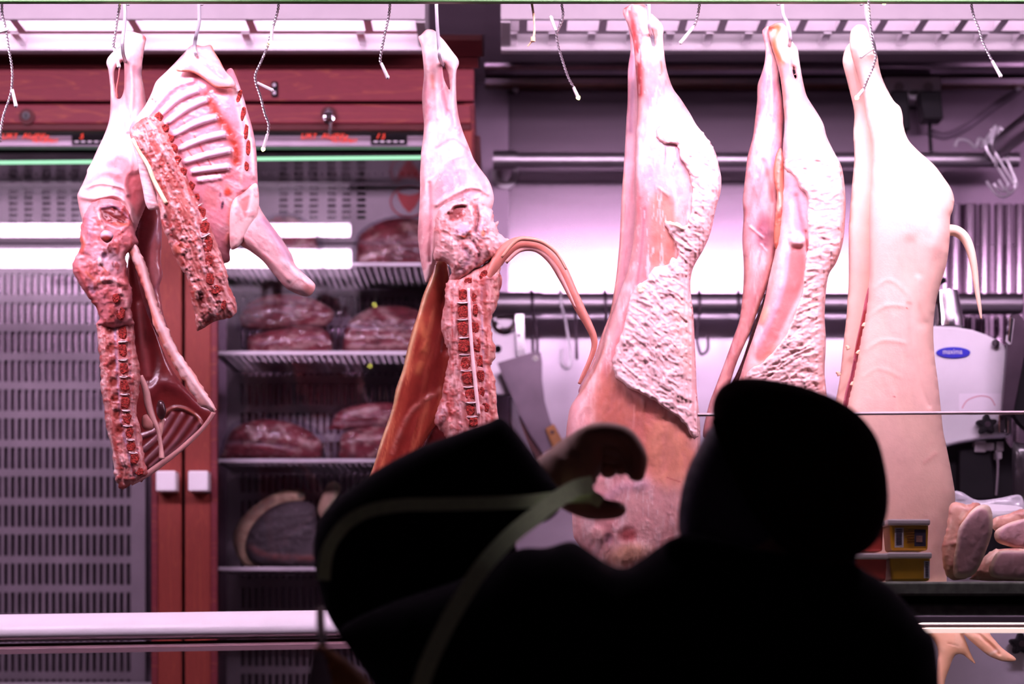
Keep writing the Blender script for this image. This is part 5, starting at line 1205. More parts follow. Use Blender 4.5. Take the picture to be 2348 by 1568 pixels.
# ---------- pig
YPG = 3.60
PG = carcass('pig_carcass', 'smooth pale whole piglet hanging head down at the right, tail sticking out', 1970, 60, YPG)
PSK = (.84, .55, .42)
farP = [(1960, 80), (1950, 96), (1938, 112), (1932, 140), (1938, 169), (1950, 216), (1959, 260), (1957, 304), (1959, 363), (1954, 421), (1948, 498), (1946, 541), (1946, 633), (1943, 694), (1940, 734), (1934, 786), (1926, 863), (1920, 900), (1908, 970), (1905, 1100), (1960, 1100), (1990, 900), (2010, 700), (2030, 500), (2030, 300), (2010, 180), (1985, 100)]
organic('far_leg', PG, farP, YPG + .05, PSK, MSK, [('s', [(1978, 260), (1975, 320), (1975, 370)], 8, 0, (.80, .44, .38), .5), ('s', [(1955, 150), (1970, 230)], 6, 2, (.84, .5, .42), .4), ('n', 30, 60, 2, (.82, .5, .42), .4, .5, .7, 171, 0)], asp=.6, tmax=45, res=3.5)
nearP = [(1950, 75), (1956, 64), (1967, 56), (1982, 58), (1992, 74), (1999, 95), (2011, 125), (2016, 154), (2026, 187), (2048, 229), (2064, 245), (2070, 266), (2072, 289), (2082, 319), (2105, 345), (2141, 377), (2164, 407), (2181, 433), (2188, 457), (2185, 481), (2179, 498), (2178, 530), (2177, 557), (2171, 602), (2157, 651), (2146, 694), (2140, 755), (2143, 817), (2151, 878), (2158, 945), (2163, 990), (2170, 1023), (2182, 1084), (2190, 1135), (2188, 1170), (2180, 1220), (2172, 1290), (2168, 1380), (2150, 1450), (2040, 1460), (1960, 1420), (1930, 1300), (1922, 1150), (1928, 1010), (1946, 915), (1961, 847), (1973, 780), (1986, 713), (1992, 651), (1995, 602), (1995, 511), (1993, 470), (1997, 421), (2000, 333), (1988, 275), (1979, 216), (1962, 160), (1949, 110)]
PFt = [('n', 70, 110, 3, (.84, .52, .44), .35, .45, .7, 181, 0), ('n', 8, 8, .5, (.80, .44, .36), .25, .62, .75, 182, 0), ('e', 2080, 600, 46, 60, 20, -5, (.74, .44, .33), .4, .9), ('s', [(2086, 560), (2090, 620), (2098, 690), (2112, 740)], 20, -4, None, 0), ('s', [(2104, 640), (2110, 690), (2124, 730)], 9, 3, None, 0), ('s', [(1992, 724), (2035, 700), (2085, 704)], 6, 1.3, None, 0), ('s', [(1985, 802), (2025, 780), (2075, 786)], 6, 1.2, None, 0), ('s', [(1980, 864), (2015, 845), (2065, 864)], 6, 1.0, None, 0), ('s', [(2005, 660), (2040, 641), (2080, 672)], 6, 1.2, None, 0),
       ('s', [(2085, 700), (2095, 800), (2110, 880), (2130, 930)], 7, -4, None, 0), ('s', [(1994, 520), (1993, 640), (1982, 730)], 4, -2, (.80, .46, .42), .5), ('s', [(2040, 366), (2010, 372), (1998, 360)], 3, -2, (.8, .45, .38), .5), ('e', 2036, 420, 3, 6, 10, 0, (.7, .3, .25), .5, .5), ('e', 2051, 909, 3, 2, 0, 0, (.5, .06, .06), .8, .5), ('e', 2080, 706, 2, 2, 0, 0, (.5, .08, .06), .8, .5), ('s', [(2150, 440), (2165, 500), (2150, 560)], 30, 6, None, 0), ('s', [(1956, 100), (1970, 180), (1990, 280)], 5, -2, (.84, .5, .42), .4), ('s', [(2120, 1060), (2145, 1040)], 6, 1, (.74, .36, .30), .5), ('e', 2060, 1080, 50, 100, 0, 3, (.84, .50, .42), .4, .8), ('e', 1990, 130, 4, 2, 0, 0, BLOOD, .3, .5)]
organic('body', PG, nearP, YPG, PSK, MSK, PFt, asp=.8, tmax=120, res=3.5)
organic('belly_slit', PG, [(1992, 660), (1988, 715), (1977, 775), (1964, 840), (1950, 905), (1935, 980), (1925, 980), (1938, 900), (1952, 850), (1962, 790), (1975, 730), (1985, 680)], YPG - .005, (.58, .20, .24), MM, [('s', [(1984, 715), (1972, 770), (1962, 810)], 5, -2, (.45, .08, .06), .9), ('s', [(1960, 830), (1945, 900), (1932, 970)], 3, -2, (.35, .08, .12), .8)], asp=.5, tmax=8, res=2)
for x, y, dx in ((1946, 795, -7), (1925, 855, -8), (1966, 806, 8), (1953, 878, 6), (1980, 743, 5)):
    ptube('nipple', PG, [(x, y + 6), (x + dx * .4, y), (x + dx, y - 1)], [5, 4.2, 2.5], YPG + (.022 if x < 1950 else -.012), MSK, col=(.86, .55, .36))
ptube('tail', PG, [(2160, 532), (2178, 528), (2195, 531), (2212, 545), (2225, 573), (2234, 615), (2240, 664), (2246, 702), (2250, 732)], [15, 13.5, 12.5, 11.5, 10, 8, 6, 4.5, 2], [YPG + .0] * 9, MSK, n=14, col=(.88, .62, .44))
PF2 = (.86, .48, .34)
organic('foreleg', PG, [(2120, 1440), (2150, 1430), (2200, 1440), (2214, 1467), (2225, 1496), (2237, 1521), (2226, 1515), (2206, 1500), (2189, 1504), (2176, 1535), (2166, 1568), (2158, 1640), (2130, 1640), (2144, 1568), (2149, 1523), (2148, 1480)], YPG - .02, PF2, MSK, [('s', [(2175, 1475), (2195, 1480)], 2, -2, (.5, .2, .15), .7), ('n', 20, 20, 2, PSK, .5, .5, .7, 191, 0)], asp=.7, tmax=30, res=3)
organic('foreleg', PG, [(2200, 1440), (2260, 1445), (2275, 1460), (2300, 1487), (2328, 1508), (2325, 1516), (2300, 1516), (2282, 1510), (2265, 1502), (2240, 1482), (2216, 1460)], YPG - .03, PF2, MSK, [('s', [(2240, 1450), (2275, 1480), (2290, 1498)], 4, -6, (.5, .18, .12), .7), ('s', [(2270, 1500), (2285, 1492)], 4, 1, WHT, .7), ('n', 20, 20, 2, PSK, .5, .5, .7, 192, 0)], asp=.7, tmax=26, res=2.6)

# ---------- hooks through the shanks
GH = 'bright meat hooks on the hanging rail'
RZ = (zr - EYE) / (K * Yr)    # rail row
def meat_hook(label, pts, px_top, ytop=Yr, dy=-.02):
    py0 = HOR - (zr - EYE) / (K * Yr)
    pp = []
    for (a, b, y) in pts: pp.append(P(a, b, y))
    top = P(px_top, py0, Yr)
    arch = [top + Vector((0, .022, -.02)), top + Vector((0, .019, .012)), top + Vector((0, .0, .019)), top + Vector((0, -.019, .006))]
    q = MB(); q.tube(arch + pp, [0.0033] * (len(pp) + 4), 9, sub=5)
    return tag(q.build('meat_hook', M['hook'], None, smooth='auto'), label, 'hook', GH)
meat_hook('meat hook through the shank of the leftmost lamb hindquarter', [(287, 30, 3.62), (285, 60, 3.60), (281, 95, 3.59), (282, 120, 3.60), (286, 136, 3.62), (289, 142, 3.66)], 288)
meat_hook('meat hook through the breast flap of the lamb forequarter', [(457, 45, 3.60), (450, 80, 3.55), (446, 108, 3.515), (449, 124, 3.51), (453, 131, 3.53)], 458)
meat_hook('straight meat hook through the shank of the lamb with the long tail', [(1002, 50, 3.63), (1005, 90, 3.60), (1007, 125, 3.59), (1011, 140, 3.61), (1017, 150, 3.66)], 1000)
meat_hook('meat hook through the bloodied shank of the largest carcass', [(1488, 20, 3.62), (1489, 42, 3.60), (1489, 60, 3.60), (1493, 78, 3.63), (1497, 85, 3.68)], 1486)
meat_hook('meat hook through the shanks of the carcass with two pale legs', [(1795, 28, 3.62), (1805, 52, 3.59), (1811, 78, 3.59), (1812, 92, 3.6), (1810, 104, 3.64)], 1788)
meat_hook('meat hook through the trotter of the smooth pale pig', [(1986, 28, 3.60), (1992, 55, 3.55), (1999, 85, 3.54), (2004, 105, 3.55), (2006, 120, 3.58)], 1980)
# ================================================================ light strings on the canopy beam
GS = 'icicle light strings hanging from the canopy beam'
def string_light(label, pts, plugs, Y=3.47, cut=0):
    """plugs: (from, to, lit)"""
    t = thing('light_string', label, 'string light', P(pts[0][0], pts[0][1], Y), GS)
    pth = catmull([(pts[0][0], -2)] + list(pts), 14)
    q = MB()
    d = np.r_[0, np.cumsum(np.hypot(*np.diff(pth, axis=0).T))]
    for ph in (0, math.pi):
        pp = [P(x + 2.1 * math.cos(s_ / 2.4 + ph), y, Y + .0016 * math.sin(s_ / 2.4 + ph)) for (x, y), s_ in zip(pth, d)]
        q.tube(pp, [0.0011] * len(pp), 5, sub=1)
    q.build('twisted_wire', M['wire'], t, smooth='auto')
    for (a, b, lit) in plugs:
        q = MB(); q.tube([P(a[0], a[1], Y - .003), P(b[0], b[1], Y - .003)], [0.0027, 0.0032], 8, sub=1)
        pl = q.build('led_sleeve', M['clearplug'], t, smooth='auto')
        v = np.array(b, float) - np.array(a, float); v /= np.linalg.norm(v)
        q = MB(); e = np.array(b) + v * 7; q.tube([P(b[0], b[1], Y - .003), P(*(np.array(b) + v * 4), Y - .003), P(*e, Y - .003)], [0.0036, 0.0034, 0.001], 8, sub=1)
        q.build('led_bulb', M['led'] if lit else M['clearplug'], pl, smooth='auto')
    return t
string_light('light string at the far left edge, wavy with two unlit bulbs', [(5, 30), (12, 60), (20, 110), (28, 160), (27, 200), (22, 225), (8, 265), (2, 300), (0, 325)], [((28, 205), (36, 240), False), ((0, 72), (14, 68), False)])
string_light('light string touching the shank of the leftmost lamb leg', [(274, 15), (270, 40), (264, 80), (260, 105), (264, 112)], [((262, 112), (272, 150), False)])
string_light('light string right of the forequarter, longest, with a yellow tip', [(638, 20), (630, 50), (622, 75), (612, 110), (597, 145), (586, 170), (587, 190), (597, 220), (607, 260), (616, 285), (614, 310)], [((590, 190), (622, 206), False), ((613, 308), (604, 340), True), ((624, 62), (622, 95), True)])
string_light('light string between the forequarter and the long tailed lamb', [(894, 15), (890, 45), (882, 80), (876, 110), (872, 135), (873, 145)], [((874, 145), (888, 175), False)])
string_light('light string with lit yellow tip left of the largest carcass', [(1288, 10), (1291, 35), (1284, 60), (1276, 75), (1280, 105), (1290, 140), (1302, 175), (1314, 198)], [((1315, 200), (1325, 222), True), ((1274, 70), (1264, 42), False)])
string_light('short light string right of the bloodied shank, tip turned left', [(1604, 10), (1600, 35), (1594, 55), (1588, 65)], [((1590, 62), (1562, 96), False)])
string_light('light string tied to the pig hock with its yellow tip on the leg', [(1992, 15), (1996, 60), (2001, 100), (2008, 125), (2003, 150), (1990, 180), (1980, 205)], [((1980, 205), (1966, 222), True), ((2000, 112), (1976, 128), False)], Y=3.44)
string_light('rightmost light string, slanting right over the bright louvres', [(2228, 15), (2234, 40), (2244, 65), (2253, 95), (2264, 118), (2275, 140)], [((2275, 140), (2293, 172), False)])
string_light('stub of a light string lit yellow at the top right edge', [(2020, -1), (2021, 0)], [((2021, -2), (2026, 5), True)])
string_light('stub of a light string lit at the top left above the shank', [(276, -2), (276, -1)], [((276, -3), (276, 1), True)])
q = MB(); q.tube([P(1217, -2, 3.47), P(1222, 30, 3.47), P(1226, 70, 3.47), P(1222, 90, 3.47), P(1210, 106, 3.47)], [0.0014] * 5, 6)
q.tube([P(1219, -2, 3.475), P(1225, 40, 3.465), P(1224, 75, 3.465), P(1220, 92, 3.465)], [0.0012] * 4, 6); c = P(1222, 90, 3.466); q.cyl((c.x, c.y, c.z - .004), (c.x, c.y, c.z + .004), .004, 8)
tag(q.build('twine', M['twine'], None, smooth='auto'), 'short loop of brown twine knotted on the canopy beam', 'twine')

# ================================================================ slicer on the right
YSL = 4.30
sl = thing('meat_slicer', 'white meat slicer with blue oval badge and black star knob at the right', 'slicer', P(2220, 900, YSL))
q = MB()
out = [(2020, 760), (2090, 748), (2141, 746), (2190, 748), (2230, 755), (2262, 766), (2290, 780), (2304, 790), (2318, 850), (2320, 998), (2260, 1004), (2200, 1014), (2168, 1022), (2020, 1050)]
q.prism([(P(a, b, YSL).x, P(a, b, YSL).z) for a, b in out], YSL, YSL + .14)
hs = q.build('slicer_housing', M['plastic'], sl, bevel=.006, seg=3)
M['bluebadge'] = mat('blue_badge', (0.03, 0.03, 0.55), 0.3, noise=0.05)
c = P(2186, 808, YSL - .004)
q = MB(); q.prism([(c.x + 39 * K * YSL * math.cos(i / 40 * 2 * math.pi), c.z + 12.5 * K * YSL * math.sin(i / 40 * 2 * math.pi)) for i in range(40)], YSL - .004, YSL + .001)
bd = q.build('badge', M['bluebadge'], sl)
text_obj('badge_lettering', 'maxima', 0.016, Vector((c.x - .002, YSL - .0046, c.z + .0015)), M['plastic'], bd, extrude=.0004, width=44 * K * YSL)
q = MB(); c = P(2280, 789, YSL); q.cyl((c.x, YSL - .012, c.z), (c.x, YSL, c.z), .0085, 20); q.cyl((c.x, YSL - .015, c.z), (c.x, YSL - .01, c.z), .0055, 16); q.build('round_bolt', M['chrome'], sl, smooth='auto')
q = MB(); q.pbox(2199, 902, 2300, 942, YSL - .0008, .001); lbp = q.build('paper_label', mat('white_label', (0.9, 0.86, 0.92), 0.6, noise=0.02), sl)
q = MB(); q.tube([P(2206, 936, YSL - .001), P(2218, 918, YSL - .001), P(2245, 908, YSL - .001), P(2270, 912, YSL - .001), P(2282, 930, YSL - .001)], [.0008] * 5, 5); q.build('label_arc', mat('red_ink', (0.6, 0.15, 0.2), 0.6, noise=0.1), lbp)
def star(px, py, Y, r, parent):
    c = P(px, py, Y); q = MB(); pts = []
    for i in range(60):
        a = i / 60 * 2 * math.pi; rr = r * (0.80 + 0.20 * math.cos(5 * (a - .35)))
        pts.append((c.x + rr * math.cos(a), c.z + rr * math.sin(a)))
    q.prism(pts, Y - .030, Y - .006); q.cyl((c.x, Y - .008, c.z), (c.x, Y + .004, c.z), r * .4, 16)
    k = q.build('star_knob', M['black'], parent, bevel=.003)
    q = MB(); q.cyl((c.x, Y - .0315, c.z), (c.x, Y - .029, c.z), r * .28, 14); q.build('knob_cap', M['dark_hook'], k, smooth='auto')
star(2257, 976, YSL, 24 * K * YSL, sl)
# gauge plate arm, blade guard at the right edge
q = MB(); q.prism([(P(a, b, YSL - .06).x, P(a, b, YSL - .06).z) for a, b in [(2312, 726), (2330, 722), (2345, 740), (2352, 760), (2348, 800), (2318, 955), (2292, 955), (2305, 800)]], YSL - .08, YSL - .06)
q.build('gauge_plate', M['dark_hook'], sl, bevel=.002)
q = MB(); q.prism([(P(a, b, YSL - .1).x, P(a, b, YSL - .1).z) for a, b in [(2316, 725), (2327, 730), (2320, 790), (2310, 780)]], YSL - .1, YSL - .082); q.build('plate_corner', M['chrome'], sl, bevel=.002)
q = MB(); q.pbox(2290, 948, 2306, 992, YSL - .03, .03); q.pbox(2310, 940, 2320, 995, YSL - .03, .03); q.build('hinge', M['chrome'], sl, bevel=.002)
c = P(2420, 900, YSL - .05); q = MB(); q.cyl((c.x, c.y, c.z), (c.x, c.y + .03, c.z), 105 * K * YSL, 48); q.build('slicing_disc', M['black'], sl, smooth='auto')
# motor drum above and base below
q = MB(); a = P(2112, 745, YSL + .07); b = P(2112, 700, YSL + .07); q.cyl(a, b, 28 * K * YSL, 28); q.build('sharpener_drum', M['chrome'], sl, smooth='auto')
q = MB(); a = P(2176, 750, YSL + .05); b = P(2168, 668, YSL + .05); q.tube([a, P(2176, 735, YSL + .05), P(2174, 722, YSL + .05), P(2170, 690, YSL + .05), b], [.032, .032, .030, .028, .026], 24, sub=1); q.build('sharpener_cap', M['chrome'], sl, smooth='auto')
q = MB(); c = P(2162, 650, YSL + .05); q.tube([c, P(2158, 640, YSL + .05)], [.008, .010], 12, sub=1); q.build('sharpener_knob', M['black'], sl, smooth='auto')
q = MB(); q.prism([(P(a, b, YSL + .06).x, P(a, b, YSL + .06).z) for a, b in [(2030, 1030), (2300, 1000), (2322, 1030), (2330, 1150), (2330, 1330), (2040, 1330)]], YSL + .06, YSL + .2); q.build('slicer_foot', M['black'], sl, bevel=.004)
q = MB(); q.prism([(P(a, b, YSL + .03).x, P(a, b, YSL + .03).z) for a, b in [(2200, 1030), (2270, 1018), (2285, 1130), (2300, 1145), (2200, 1145)]], YSL + .03, YSL + .06); q.build('motor_cover', M['black'], sl, bevel=.004)
for x0, y0, x1, y1 in ((2236, 1010, 2262, 1036), (2262, 1014, 2280, 1032), (2286, 1012, 2302, 1034), (2284, 1036, 2298, 1052)):
    q = MB(); q.pbox(x0, y0, x1, y1, YSL + .02, .03); q.build('guide_block', M['fixture'], sl, bevel=.002)
q = MB(); q.tube([P(2284, 1034, YSL + .015), P(2288, 1070, YSL + .015), P(2284, 1135, YSL + .015)], [.003] * 3, 8); q.build('guide_rod', M['steel_dull'], sl, smooth='auto')
# black chute at the right edge
c1 = thing('black_bin', 'black ribbed plastic tub at the right edge below the slicer blade', 'tub', P(2350, 1100, 4.2))
organic('bin_body', c1, [(2322, 1022), (2345, 1016), (2420, 1016), (2440, 1160), (2330, 1160), (2322, 1130)], 4.2, (.02, .016, .02), M['bagmeat'], [('n', 8, 60, 3, (.06, .05, .06), .6, .5, .7, 3, 20)], asp=.5, tmax=40, res=5)
q = MB(); q.box(P(1920, 0, 4.3).x, 1.6, 4.1, 4.75, 0.02, P(0, 1330, 4.3).z)
wt = q.build('back_counter', mat('lavender_counter', (0.55, 0.50, 0.60), 0.4, noise=0.05), None, bevel=.004); tag(wt, 'pale back counter under the slicer, seen through the lower glass', 'counter')
t = thing('star_knob_fitting', 'black star knob low on the back counter at the bottom right', 'knob', P(2335, 1476, 4.1))
star(2335, 1476, 4.10, 26 * K * 4.1, t)
# dish and crumpled paper behind the chops
q = MB(); q.tube([P(2185, 1150, 3.95), P(2200, 1148, 3.95)], [.001, .001], 4, sub=1)
organic('paper_sheet', None, [(2186, 1128), (2205, 1128), (2240, 1146), (2290, 1142), (2335, 1134), (2348, 1150), (2352, 1180), (2300, 1195), (2200, 1190), (2186, 1160)], 4.0, (.74, .72, .78), M['bagmeat'], [('r', None, 40, 20, 10, 201, 20, 1, None, 0)], asp=.3, tmax=18, res=3)
tag(bpy.data.objects['paper_sheet'], 'crumpled grey white paper behind the white dish, right', 'paper')
t = thing('serving_dish', 'white oval dish lying behind the pork chops at the right', 'dish', P(2265, 1180, 3.85))
c = P(2262, 1168, 3.86)
q = MB(); n = 36; rings = []
for rr, zz_ in ((0.0, -.006), (.7, -.006), (1.0, .016), (1.03, .016), (.72, -.012), (0.0, -.012)):
    rings.append([(c.x + .068 * rr * math.cos(i / n * 2 * math.pi), c.y + .055 * rr * math.sin(i / n * 2 * math.pi), c.z + zz_ - .012 + .2 * .055 * rr * math.sin(i / n * 2 * math.pi)) for i in range(n)])
vs = [v for r_ in rings for v in r_]; fs = [(k * n + i, k * n + (i + 1) % n, (k + 1) * n + (i + 1) % n, (k + 1) * n + i) for k in range(5) for i in range(n)]
q.add(vs, fs); q.build('dish', M['white'], t, smooth=True)

# ================================================================ counter on the right
YF = 3.30
def hbar(name, a, b, c, d, Y, dep, m, parent, bev=.003):
    q = MB(); q.pbox(a, b, c, d, Y, dep); return q.build(name, m, parent, bevel=bev)
ct = thing('display_counter', 'dark green granite counter shelf across the lower right, glass below', 'counter', P(2100, 1330, YF))
hbar('counter_slab', 1560, 1333, 2700, 1366, YF, .185, M['greenblack'], ct, .004)
hbar('counter_shadow_gap', 1560, 1366, 2700, 1384, YF + .03, .10, M['dark'], ct, 0)
hbar('counter_fascia', 1560, 1384, 2700, 1424, YF + .005, .06, M['greenblack'], ct, .004)
hbar('steel_strip', 1560, 1411, 2700, 1428, YF - .004, .01, M['steel_dull'], ct, .002)
M['case_led'] = emit_mat('case_light_rail', (1.0, 0.70, 0.66), 1.0)
M['case_tube'] = emit_mat('case_lamp_tube', (1.0, 0.70, 0.72), 11.0)
hbar('trim_rail', 1560, 1430, 2700, 1439, YF - .006, .03, mat('beige_trim', (.45, .32, .28), .5, noise=.05), ct, .002)
q = MB(); p0 = P(1600, 1428, YF + .09); q.tube([p0, P(2700, 1428, YF + .09)], [.011, .011], 8, sub=1); q.build('lamp_tube', M['case_tube'], ct, smooth='auto')
hbar('light_rail', 1560, 1440, 2700, 1451, YF - .008, .012, M['case_led'], ct, .002)
hbar('lower_glass', 1560, 1450, 2700, 2300, YF + .002, .006, M['guard'], ct, 0)
g = thing('guard_glass', 'clear glass guard with a pale top edge standing on the right counter', 'glass pane', P(2150, 1330, YF + .05))
hbar('glass_sheet', 1600, 950, 2700, 1334, YF + .045, .006, M['guard'], g, 0)
q = MB(); q.tube([P(1600, 951, YF + .048), P(2700, 943, YF + .048)], [.0028, .0028], 8, sub=1); q.build('glass_edge', M['guard_edge'], g, smooth='auto')
# tubs
M['tub'] = mat('translucent_lid', (0.95, 0.85, 0.84), 0.25, noise=0.03)
M['tub_y'] = mat('yellow_tub_print', (0.88, 0.47, 0.02), 0.35, noise=0.1)
M['tub_r'] = mat('red_tub_print', (0.75, 0.10, 0.07), 0.35, noise=0.1)
M['paperw'] = mat('white_print', (0.8, 0.76, 0.78), 0.5, noise=0.03)
M['ink'] = mat('dark_print', (0.05, 0.04, 0.08), 0.5, noise=0.1)
def tub(label, x0, x1, y0, y1, m, side_code, pic, Y):
    t = thing('plastic_tub', label, 'food tub', P(0.5 * (x0 + x1), y1, Y), 'plastic food tubs stacked on the counter')
    q = MB(); a = P(x0, y0 + 12, Y); b = P(x1, y1, Y); w_ = b.x - a.x; ti = .06 * w_
    dep = .07
    vs = [(a.x, Y, a.z), (b.x, Y, a.z), (b.x, Y + dep, a.z), (a.x, Y + dep, a.z), (a.x + ti, Y + ti * .5, b.z), (b.x - ti * .3, Y + ti * .5, b.z), (b.x - ti * .3, Y + dep - ti, b.z), (a.x + ti, Y + dep - ti, b.z)]
    q.add(vs, [(0, 1, 2, 3), (4, 5, 6, 7), (0, 1, 5, 4), (1, 2, 6, 5), (2, 3, 7, 6), (3, 0, 4, 7)]); bo = q.build('tub_body', m, t, bevel=.004)
    q = MB(); q.pbox(x0 - 5, y0, x1 + 4, y0 + 14, Y - .004, dep + .008); q.build('tub_lid', M['tub'], t, bevel=.003)
    H_ = y1 - y0 - 12
    if side_code:
        cx0 = x0 + (12 if pic else (x1 - x0) * .84); q = MB(); q.pbox(cx0, y0 + 20, cx0 + (20 if pic else 13), y0 + 12 + H_ * .88, Y - .0005, .004); cd = q.build('bar_code_label', M['paperw'], t)
        q = MB()
        for i in range(9): q.pbox(cx0 + 3, y0 + 23 + i * H_ * .07, cx0 + (16 if pic else 10), y0 + 23 + i * H_ * .07 + 2.2, Y - .001, .002)
        q.build('bar_code', M['ink'], cd)
    if pic:
        q = MB(); q.pbox(x1 - 33, y0 + 24, x1 - 7, y0 + 12 + H_ * .84, Y - .0005, .004); pc = q.build('picture_panel', M['ink'], t)
        q = MB(); q.pbox(x1 - 29, y0 + 38, x1 - 15, y0 + 12 + H_ * .68, Y - .001, .002); q.build('picture_food', mat('food_print', (.4, .2, .15), .5, noise=.5, nscale=120), pc)
        q = MB()
        for i in range(5): q.pbox(x0 + 40, y0 + 30 + i * 6, x0 + 56, y0 + 31.5 + i * 6, Y - .001, .003)
        q.build('small_print', mat('brown_print', (.35, .16, .02), .5, noise=.1), t)
    return t
tub('yellow tub with bar code and dark picture, on top of the stack', 2040, 2130, 1190, 1262, M['tub_y'], True, True, 3.38)
tub('lower yellow tub under the one with the picture', 2040, 2134, 1266, 1332, M['tub_y'], True, False, 3.375)
tub('red printed tub left of the lower yellow tub', 1938, 2034, 1268, 1332, M['tub_r'], False, False, 3.375)
tub('red tub on the left stack, half hidden by the beret', 1936, 2026, 1192, 1264, M['tub_r'], False, False, 3.385)
# pork chops
M['pork'] = flesh_mat('raw_pork', 0.4, 0.3, 90)
PK = (.62, .34, .36); PKF = (.82, .62, .46)
GP = 'pork loin pieces on the counter'
def chop(label, outl, face, Y, extra=()):
    t = thing('pork_loin', label, 'pork', P(np.mean([p[0] for p in outl]), max(p[1] for p in outl), Y), GP)
    organic('rind', t, outl, Y + .03, (.66, .36, .26), M['pork'], [('n', 16, 30, 3, PKF, .6, .5, .68, 211, 20), ('n', 20, 14, 4, (.42, .14, .13), .5, .55, .7, 212, 0)] + list(extra), asp=.7, tmax=40, res=3, ragged=1.5)
    organic('cut_face', t, face, Y, PKF, M['pork'], [('p', [(np.mean([q[0] for q in face]) + (p[0] - np.mean([q[0] for q in face])) * .82, np.mean([q[1] for q in face]) + (p[1] - np.mean([q[1] for q in face])) * .88) for p in face], 2, PK, .92, 4), ('n', 10, 24, 2, (.70, .44, .46), .5, .5, .7, 213, 20)], asp=.35, tmax=12, res=2.5)
    return t
chop('upright pork loin piece with pale cut face, left of the three', [(2176, 1168), (2190, 1150), (2215, 1156), (2240, 1152), (2252, 1165), (2255, 1200), (2240, 1270), (2222, 1322), (2180, 1328), (2164, 1300), (2160, 1250), (2170, 1215)],
     [(2198, 1212), (2212, 1190), (2228, 1170), (2246, 1158), (2268, 1160), (2276, 1185), (2275, 1220), (2262, 1260), (2245, 1300), (2226, 1322), (2190, 1324), (2186, 1290), (2192, 1250)], 3.40, [('s', [(2205, 1200), (2235, 1160)], 6, 4, (.62, .26, .12), .8)])
chop('upper right pork loin piece leaning behind the left one', [(2276, 1192), (2310, 1178), (2348, 1166), (2400, 1160), (2420, 1240), (2340, 1240), (2280, 1215)], [(2282, 1218), (2310, 1200), (2345, 1190), (2400, 1185), (2420, 1255), (2350, 1262), (2310, 1252), (2284, 1240)], 3.44)
chop('lower right pork loin piece lying under the upper one', [(2230, 1318), (2250, 1285), (2275, 1262), (2300, 1258), (2400, 1260), (2410, 1328), (2240, 1330)], [(2272, 1290), (2290, 1264), (2330, 1262), (2400, 1268), (2410, 1326), (2290, 1326), (2268, 1312)], 3.41)

# ================================================================ display case, left
cs = thing('display_case', 'white rounded top rail and glass of the meat display case, lower left', 'display case', P(300, 1440, YF))
y0l, y1l = 1409, 1395
prof = []
Yc_ = YF
a = P(-400, 1411, Yc_); b = P(1500, 1386, Yc_)
h = 64 * K * Yc_
q = MB(); n = 12
pr = []
for i in range(7):
    an = math.pi / 2 * i / 6; pr.append((Yc_ + .02 - .02 * math.sin(an) , -.012 + .012 * math.cos(an)))
pr = [(Yc_ + h * 2.4, 0)] + [(Yc_ + h * .85 * (1 - math.sin(math.pi / 2 * i / 9)) * 2.3, -h * .85 * (1 - math.cos(math.pi / 2 * i / 9))) for i in range(10)]
for i in range(1, 6):
    an = math.pi / 2 * i / 5; pr.append((Yc_ + .02 * (1 - math.cos(an)), -h * .85 - h * .15 * math.sin(an)))
pr += [(Yc_ + h * 2.4, -h)]
vs = [(a.x, y, a.z + z) for y, z in pr] + [(b.x, y, b.z + z) for y, z in pr]
m_ = len(pr)
q.add(vs, [tuple(range(m_)), tuple(range(m_, 2 * m_))] + [(i, (i + 1) % m_, (i + 1) % m_ + m_, i + m_) for i in range(m_)])
q.build('top_rail', M['white'], cs, smooth='auto')
def slant(name, ya, yb, ht, Y, dep, m):
    q = MB(); a = P(-400, ya, Y); b = P(1500, yb, Y); hh = ht * K * Y
    vs = [(x, y, z - d) for (x, z) in ((a.x, a.z), (b.x, b.z)) for y in (Y, Y + dep) for d in (0, hh)]
    q.add(vs, [(0, 1, 3, 2), (4, 5, 7, 6), (0, 1, 5, 4), (2, 3, 7, 6), (0, 2, 6, 4), (1, 3, 7, 5)]); return q.build(name, m, cs)
slant('seal_strip', 1482, 1452, 7, YF + .006, .05, M['wood_dark'])
slant('trim_strip', 1489, 1459, 6, YF + .002, .04, M['guard_edge'])
slant('pink_strip', 1496, 1466, 10, YF - .002, .02, mat('pink_rail', (0.95, 0.62, 0.68), 0.35, noise=0.03))
slant('case_glass', 1506, 1476, 700, YF + .004, .006, M['guard'])
